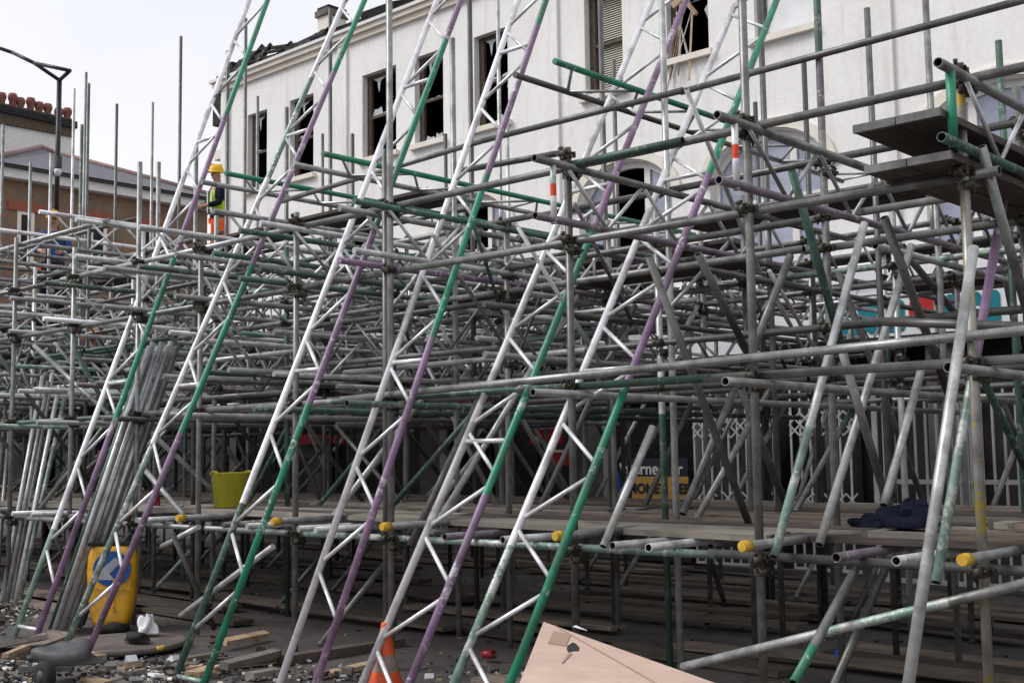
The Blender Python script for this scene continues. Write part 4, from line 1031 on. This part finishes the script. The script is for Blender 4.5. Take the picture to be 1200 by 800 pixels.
# blue cup, white cup, yellow cap bits
def cup(name,c,r,h,mat,label,rot=None):
    mb=MB(); mb.lathe(c,[(r*.8,0),(r,h*.1),(r,h),(r*.9,h),(r*.8,h*.15)],mat,20,rot=rot); tag(mb.build(name,org=c),label,'pot' if 'blue' in label else 'cup')
cup('plastic_pot',PZ(988,782,.0)+Vector((0,0,.0)),.055,.13,'blue_plastic','small bright blue plastic pot on the road under the deck')
cup('paper_cup',PZ(178,706,.04),.035,.1,'cloth_white','white paper cup lying on its side behind the yellow bollard',Matrix.Rotation(R_(80),3,'Y'))
cup('plastic_pot',PZ(188,761,.08),.03,.03,'cap_yellow','tiny yellow plastic pot cap on the right of the round slab')
cup('drink_can',PZ(566,766,.04),.033,.115,'drink_red','dark red drink can lying on the road left of the nearest lattice beam',Matrix.Rotation(R_(85),3,'Y'))
lump('bag',PZ(181,592,zt+.03),.07,.05,.12,'drink_red','small red bag on the deck left of the yellow tub','bag',4,16,.3)
# overturned wheelbarrow
wb=PZ(62,800,0); W=empty('wheelbarrow',wb,'overturned dark grey barrow tray resting on its small black wheel','wheelbarrow')
wr=Matrix.Rotation(R_(35),3,'Z')
tr=lump('tray',wb+Vector((.02,.1,.13)),.25,.15,.14,'plastic_grey',None,None,12,26,.22,R_(30)); tr.parent=W; tr.location=tr.location-wb
mb=MB(); mb.bar(wb+wr@Vector((-.24,-.02,.1)),wb+wr@Vector((.2,-.1,.12)),.03,.03,'plastic_grey'); mb.build('tray_rim',W)
rot=Matrix.Rotation(R_(90),3,'Y'); rot=wr@Matrix.Rotation(R_(60),3,'Z')@rot
mb=MB(); mb.lathe(wb+Vector((0.12,-.12,.08)),[(.05,-.035),(.085,-.035),(.1,-.02),(.1,.02),(.085,.035),(.05,.035)],'rubber',26,rot=rot); wh=mb.build('wheel',W)
mb=MB(); mb.lathe(wb+Vector((0.12,-.12,.08)),[(.015,-.05),(.05,-.03),(.05,.03),(.015,.05)],'plastic_grey',16,rot=rot); mb.build('hub',wh)
mb=MB(); mb.tube(wb+wr@Vector((-.1,-.1,.1)),wb+wr@Vector((.22,.1,.19)),.012,'black_metal',8,False); mb.build('frame',W)
# timber near left
def timber(x1,y1,x2,y2,z,w,h,mat,label,tilt=0,z2=None,group=None,name='timber_offcut'):
    p=PZ(x1,y1,z); q=PZ(x2,y2,z if z2 is None else z2); mb=MB(); mb.bar(p,q,w,h,mat,Vector((math.sin(tilt),0,math.cos(tilt)))); o=mb.build(name,org=(p+q)/2); return tag(o,label,'timber',group)
timber(2,768,74,742,.05,.24,.04,'board','broad brown plank lying at the foot of the leaning tubes',.1,.12,name='plank')
timber(-30,762,55,746,.1,.2,.035,'board_grey','pale plank propped under the broad brown plank at the lower left',-.2,.16,name='plank')
timber(6,768,32,757,.15,.05,.03,'board_new','short fresh split batten on top of the lower left planks',0,.16)
timber(85,764,118,772,.03,.1,.06,'board_new','sawn timber block between the two lattice beam feet')
timber(80,752,112,750,.03,.22,.03,'board_grey','grey board piece behind the second lattice beam foot',name='plank')
timber(262,752,312,742,.06,.07,.04,'board_new','short fresh offcut behind the green lattice beam foot',.3)
timber(215,785,330,770,.03,.08,.05,'board_new','long pale batten in the pile right of the green beam foot',0,.03)
timber(262,780,325,764,.07,.09,.05,'board_grey','grey timber lying across the pale batten',.1,.08)
timber(225,792,262,780,.03,.12,.06,'board_new','thick pale block at the foot of the green lattice beam')
timber(292,792,326,786,.03,.1,.05,'board_grey','small grey block at the right of the offcut pile')
timber(215,772,258,765,.03,.1,.03,'board','thin brown board end behind the offcut pile')
timber(330,773,470,752,.03,.12,.07,'board_dark','dark baulk of timber lying across to the traffic cone')
timber(380,790,440,776,.02,.1,.03,'board_new','pale board on the road left of the traffic cone',name='plank')
timber(100,795,128,800,.03,.08,.03,'board_new','pale batten end beside the barrow wheel')
# ------------------------------------------------------------------ rubble (uncountable)
rb=MB(); rr=random.Random(11)
def rubble(cx_,cy_,sx_,sy_,n,smin,smax):
    for _ in range(n):
        x=rr.gauss(cx_,sx_); y=rr.gauss(cy_,sy_); 
        if y<700: continue
        p=PZ(x,y,0.0); s=rr.uniform(smin,smax)*(1 if rr.random()<.93 else 2.6)
        rb.box(p+Vector((0,0,s*.4+rr.random()*.03)),(s*rr.uniform(.6,1.7),s,s*rr.uniform(.25,.8)),rr.choice(['galv_pale','board_new','coupler','board_grey','cloth_white','glass_shard','board_grey','board_new','slab','trim'] if rr.random()<.5 else ['coupler','char','slab','galv']),Matrix.Rotation(rr.uniform(0,6),3,'Z')@Matrix.Rotation(rr.uniform(-.6,.6),3,'X'))
rubble(165,793,34,8,1000,.008,.03); rubble(12,716,14,8,700,.009,.026); rubble(10,792,24,8,800,.008,.026); rubble(250,790,60,9,160,.008,.03); rubble(380,796,25,5,150,.008,.03); rubble(560,790,80,10,90,.008,.03)
for _ in range(900):
    x=rr.uniform(-16,-1); y=rr.uniform(4.5,12.5); s=rr.uniform(.008,.03); rb.box((x,y,s*.4),(s*1.5,s,s*.6),rr.choice(['slab','coupler','board_new','char','char']),Matrix.Rotation(rr.uniform(0,6),3,'Z'))
tag(rb.build('rubble'),'broken glass, couplers and grit scattered over the road','rubble',kind='stuff')
# ------------------------------------------------------------------ people
def skinmesh(name,verts,edges,mat,parent,sub=2,matfn=None,org=Vector((0,0,0))):
    me=bpy.data.meshes.new(name); me.from_pydata([v[0] for v in verts],edges,[]); ob=bpy.data.objects.new('tmp',me); C.objects.link(ob)
    md=ob.modifiers.new('k','SKIN'); 
    for i,v in enumerate(verts):
        r=v[1]; me.skin_vertices[0].data[i].radius=(r,r) if not isinstance(r,tuple) else r
    me.skin_vertices[0].data[0].use_root=True
    s=ob.modifiers.new('s','SUBSURF'); s.levels=sub; s.render_levels=sub
    dg=bpy.context.evaluated_depsgraph_get(); me2=bpy.data.meshes.new_from_object(ob.evaluated_get(dg)); bpy.data.objects.remove(ob)
    me2.name=name; me2.materials.clear(); me2.materials.append(M[mat])
    for p in me2.polygons: p.use_smooth=True
    o=bpy.data.objects.new(name,me2); C.objects.link(o); o.parent=parent; return o
def person(loc,rotz,label,top,legs,helm,group=None,arms='work'):
    P=empty('person',loc,label,'person',group); P.rotation_euler=(0,0,rotz)
    # faces -Y locally ; body one continuous skin
    def hand(ix,V,Ed,base,dr,side):
        V.append((base+dr*.05,.026)); pi=len(V)-1; Ed.append((ix,pi))
        sd=Vector((0,0,1)) if abs(dr.z)<.7 else Vector((0,1,0)); sd=(sd-dr*sd.dot(dr)).normalized()
        for k,(o_,ln) in enumerate(((-.03,.055),(-.01,.07),(.01,.065),(.03,.05))):
            V.append((base+dr*.085+sd*o_,.009)); V.append((base+dr*(.085+ln)+sd*o_*1.1+Vector((side*-.015,0,0)),.007)); Ed.append((pi,len(V)-2)); Ed.append((len(V)-2,len(V)-1))
        V.append((base+dr*.06-sd*.055,.009)); Ed.append((pi,len(V)-1))
    V=[(Vector((0,0,.95)),(.15,.1)),(Vector((0,0,1.15)),(.14,.095)),(Vector((0,-.01,1.36)),(.17,.1)),(Vector((0,0,1.48)),(.06,.06)),(Vector((0,-.01,1.56)),.055),(Vector((0,-.02,1.66)),(.075,.09)),(Vector((0,-.02,1.74)),(.065,.08))]
    Ed=[(0,1),(1,2),(2,3),(3,4),(4,5),(5,6)]
    V.append((Vector((0,-.118,1.655)),.014)); Ed.append((5,len(V)-1))   # nose
    for s in (-1,1): V.append((Vector((s*.088,-.01,1.66)),.014)); Ed.append((5,len(V)-1))  # ears
    J={}
    for s in (-1,1):
        a=len(V)
        if arms=='work': pts=[((s*.2,0,1.42),.055),((s*.27,-.08,1.17),.042),((s*.15,-.32,1.12),.032)]
        else: pts=[((s*.2,0,1.42),.055),((s*.26,.02,1.15),.042),((s*.24,-.1,.9),.032)]
        for p,r in pts: V.append((Vector(p),r))
        Ed+= [(2,a),(a,a+1),(a+1,a+2)]; dr=(V[a+2][0]-V[a+1][0]).normalized(); hand(a+2,V,Ed,V[a+2][0],dr,s); J[s]=[Vector(p) for p,_ in pts]
        b=len(V)
        lp_=[((s*.1,0,.88),.085),((s*.12,-.03,.5),.06),((s*.13,.02,.1),.042),((s*.14,-.14,.04),.035)]
        for p,r in lp_: V.append((Vector(p),r))
        Ed+=[(0,b),(b,b+1),(b+1,b+2),(b+2,b+3)]
    skinmesh('body',V,Ed,'skin',P)
    # jacket
    V=[(Vector((0,0,.93)),(.185,.13)),(Vector((0,0,1.15)),(.175,.13)),(Vector((0,-.01,1.37)),(.2,.13)),(Vector((0,0,1.49)),(.085,.08))]; Ed=[(0,1),(1,2),(2,3)]
    for s in (-1,1):
        a=len(V); V+=[(J[s][0],.078),(J[s][1],.06),(J[s][1].lerp(J[s][2],.75),.048)]; Ed+=[(2,a),(a,a+1),(a+1,a+2)]
    jk=skinmesh('jacket',V,Ed,'navy' if top=='hivis' else top,P)
    if top=='hivis':
        vv=[(Vector((0,0,.98)),(.2,.145)),(Vector((0,0,1.15)),(.192,.142)),(Vector((0,-.005,1.34)),(.205,.14)),(Vector((0,0,1.45)),(.13,.1))]
        ve=skinmesh('vest',vv,[(0,1),(1,2),(2,3)],'hivis',P)
        for s in (-1,1):
            for yy in (-.155,.15):
                b=MB(); b.bar(P.location+Vector((s*.09,yy,1.02)),P.location+Vector((s*.1,yy*.93,1.4)),.045,.01,'cloth_white',Vector((0,1,0))); o_=b.build('reflective_band',P); o_.parent=ve
        for s in (-1,1):
            b=MB(); b.lathe(P.location+Vector((s*.125,0,.35)),[(.098,-.025),(.1,0),(.098,.025)],'cloth_white',16); b.build('reflective_band',P)
    V=[(Vector((0,0,.97)),(.175,.125)),(Vector((0,0,.87)),(.17,.12))]; Ed=[(0,1)]
    for s in (-1,1):
        b=len(V); V+=[(Vector((s*.1,0,.8)),.1),(Vector((s*.12,-.03,.5)),.08),(Vector((s*.13,.02,.13)),.068)]; Ed+=[(1,b),(b,b+1),(b+1,b+2)]
    skinmesh('trousers',V,Ed,legs,P)
    for s in (-1,1):
        skinmesh('boot',[(Vector((s*.13,.03,.14)),.055),(Vector((s*.13,.03,.05)),.05),(Vector((s*.14,-.15,.04)),.045)],[(0,1),(1,2)],'boot',P,1)
        b=MB(); b.lathe(P.location+Vector((s*.035,-.1,1.675)),[(.001,-.012),(.012,0),(.001,.012)],'ink',8); 
        e=b.build('eye',P)
    b=MB(); b.box(P.location+Vector((0,-.107,1.605)),(.05,.01,.012),'red_brick'); b.build('mouth',P)
    b=MB(); c=P.location+Vector((0,-.02,1.70)); b.lathe(c,[(.128,0),(.128,.01),(.118,.02),(.116,.06),(.096,.11),(.055,.14),(.01,.15)],helm,24,squash=(.92,1.08)); b.box(c+Vector((0,-.16,.008)),(.16,.08,.012),helm); b.box(c+Vector((0,0,.13)),(.03,.2,.04),helm); b.build('hard_hat',P)
    # harness straps
    for s in (-1,1):
        b=MB(); b.bar(P.location+Vector((s*.09,-.135,1.0)),P.location+Vector((s*.1,-.14,1.4)),.03,.008,'ink',Vector((0,1,0))); b.build('strap',P)
    b=MB(); b.lathe(P.location+Vector((0,0,.98)),[(.19,-.03),(.195,0),(.19,.03)],'ink',20,squash=(1,.72)); b.build('belt',P)
    b=MB(); b.box(P.location+Vector((-.2,-.06,.9)),(.07,.06,.1),'hivis_orange'); b.build('tool_pouch',P)
    return P
def stand(px,py_feet,d): return PD(px,py_feet,d)
w1=PD(257,320,20.5); person(w1,R_(20),'worker in yellow hard hat and lime vest high on the scaffold before the white wall','hivis','hivis_orange','helmet_yellow').rotation_euler=(R_(4),R_(6),R_(-12))
for k in range(3): board((w1.x+1.9,w1.y-.25+.235*k,w1.z-.02),(w1.x-2,w1.y-.25+.235*k,w1.z-.02),label='dark board the high worker stands on',group='boards under the high worker',mat='board_dark')
w2=PD(60,378,19.5); person(w2,R_(60),'worker in yellow hard hat and blue jacket deep in the tubes before the brick house','blue_cloth','navy','helmet_yellow')
for k in range(3): board((w2.x+1.9,w2.y-.25+.235*k,w2.z-.02),(w2.x-2,w2.y-.25+.235*k,w2.z-.02),label='dark board under the worker in the blue jacket',group='boards under the blue jacket worker',mat='board_dark')
w3=PZ(112,500,zt+.03) if False else None
q=PD(111,392,17.0); w3=Vector((q.x,q.y,q.z-1.78)); w3z=zt+.03; person(Vector((w3.x,w3.y,w3z)) if abs(w3.z-w3z)<.4 else w3,R_(30),'worker in orange hard hat and navy jacket low among the tubes at the left','navy','navy','helmet_orange')
# ------------------------------------------------------------------ world, sun, camera
Wd=bpy.data.worlds.new('World'); SC.world=Wd; Wd.use_nodes=True; nt=Wd.node_tree; bg=nt.nodes['Background']
sk=nt.nodes.new('ShaderNodeTexSky'); sk.sky_type='NISHITA'; sk.sun_disc=False; sk.sun_elevation=R_(48); sk.sun_rotation=R_(200); sk.dust_density=4; sk.air_density=1; sk.ozone_density=1
hs=N(nt,'ShaderNodeHueSaturation'); hs.inputs['Saturation'].default_value=.12
nt.links.new(sk.outputs[0],hs.inputs['Color'])
tc=N(nt,'ShaderNodeTexCoord'); nz=N(nt,'ShaderNodeTexNoise'); nz.inputs['Scale'].default_value=1.6; nz.inputs['Detail'].default_value=5
nt.links.new(tc.outputs['Generated'],nz.inputs['Vector'])
cl=ramp(nt,nz.outputs['Fac'],[(.35,(6.6,6.8,7.8)),(.62,(8.5,8.5,8.8))])
mx=mix(nt,.85,hs.outputs[0],cl); nt.links.new(mx,bg.inputs['Color']); bg.inputs['Strength'].default_value=.085
sl=bpy.data.lights.new('sun','SUN'); sl.energy=1.5; sl.angle=R_(30); sl.color=(1,.98,.955)
so=bpy.data.objects.new('sun',sl); C.objects.link(so)
az=R_(215); el=R_(48)  # direction the light comes from: street side, from the left
sd=Vector((-.55,-.62,.85)).normalized()
so.rotation_euler=sd.to_track_quat('Z','Y').to_euler()
sk.sun_elevation=math.asin(sd.z); sk.sun_rotation=math.atan2(sd.x,sd.y)
cam=bpy.data.cameras.new('camera'); co=bpy.data.objects.new('camera',cam); C.objects.link(co); SC.camera=co
cam.sensor_width=36; cam.lens=FPX/1200*36; cam.clip_end=2000; cam.clip_start=.05
mt=Matrix((CR,CU,-CF)).transposed().to_4x4(); mt.translation=EYEP; co.matrix_world=mt
SC.view_settings.view_transform='Standard'; SC.view_settings.look='None'; SC.view_settings.exposure=.6; SC.view_settings.gamma=1
SC.cycles.max_bounces=7; SC.cycles.diffuse_bounces=5; SC.cycles.use_denoising=True
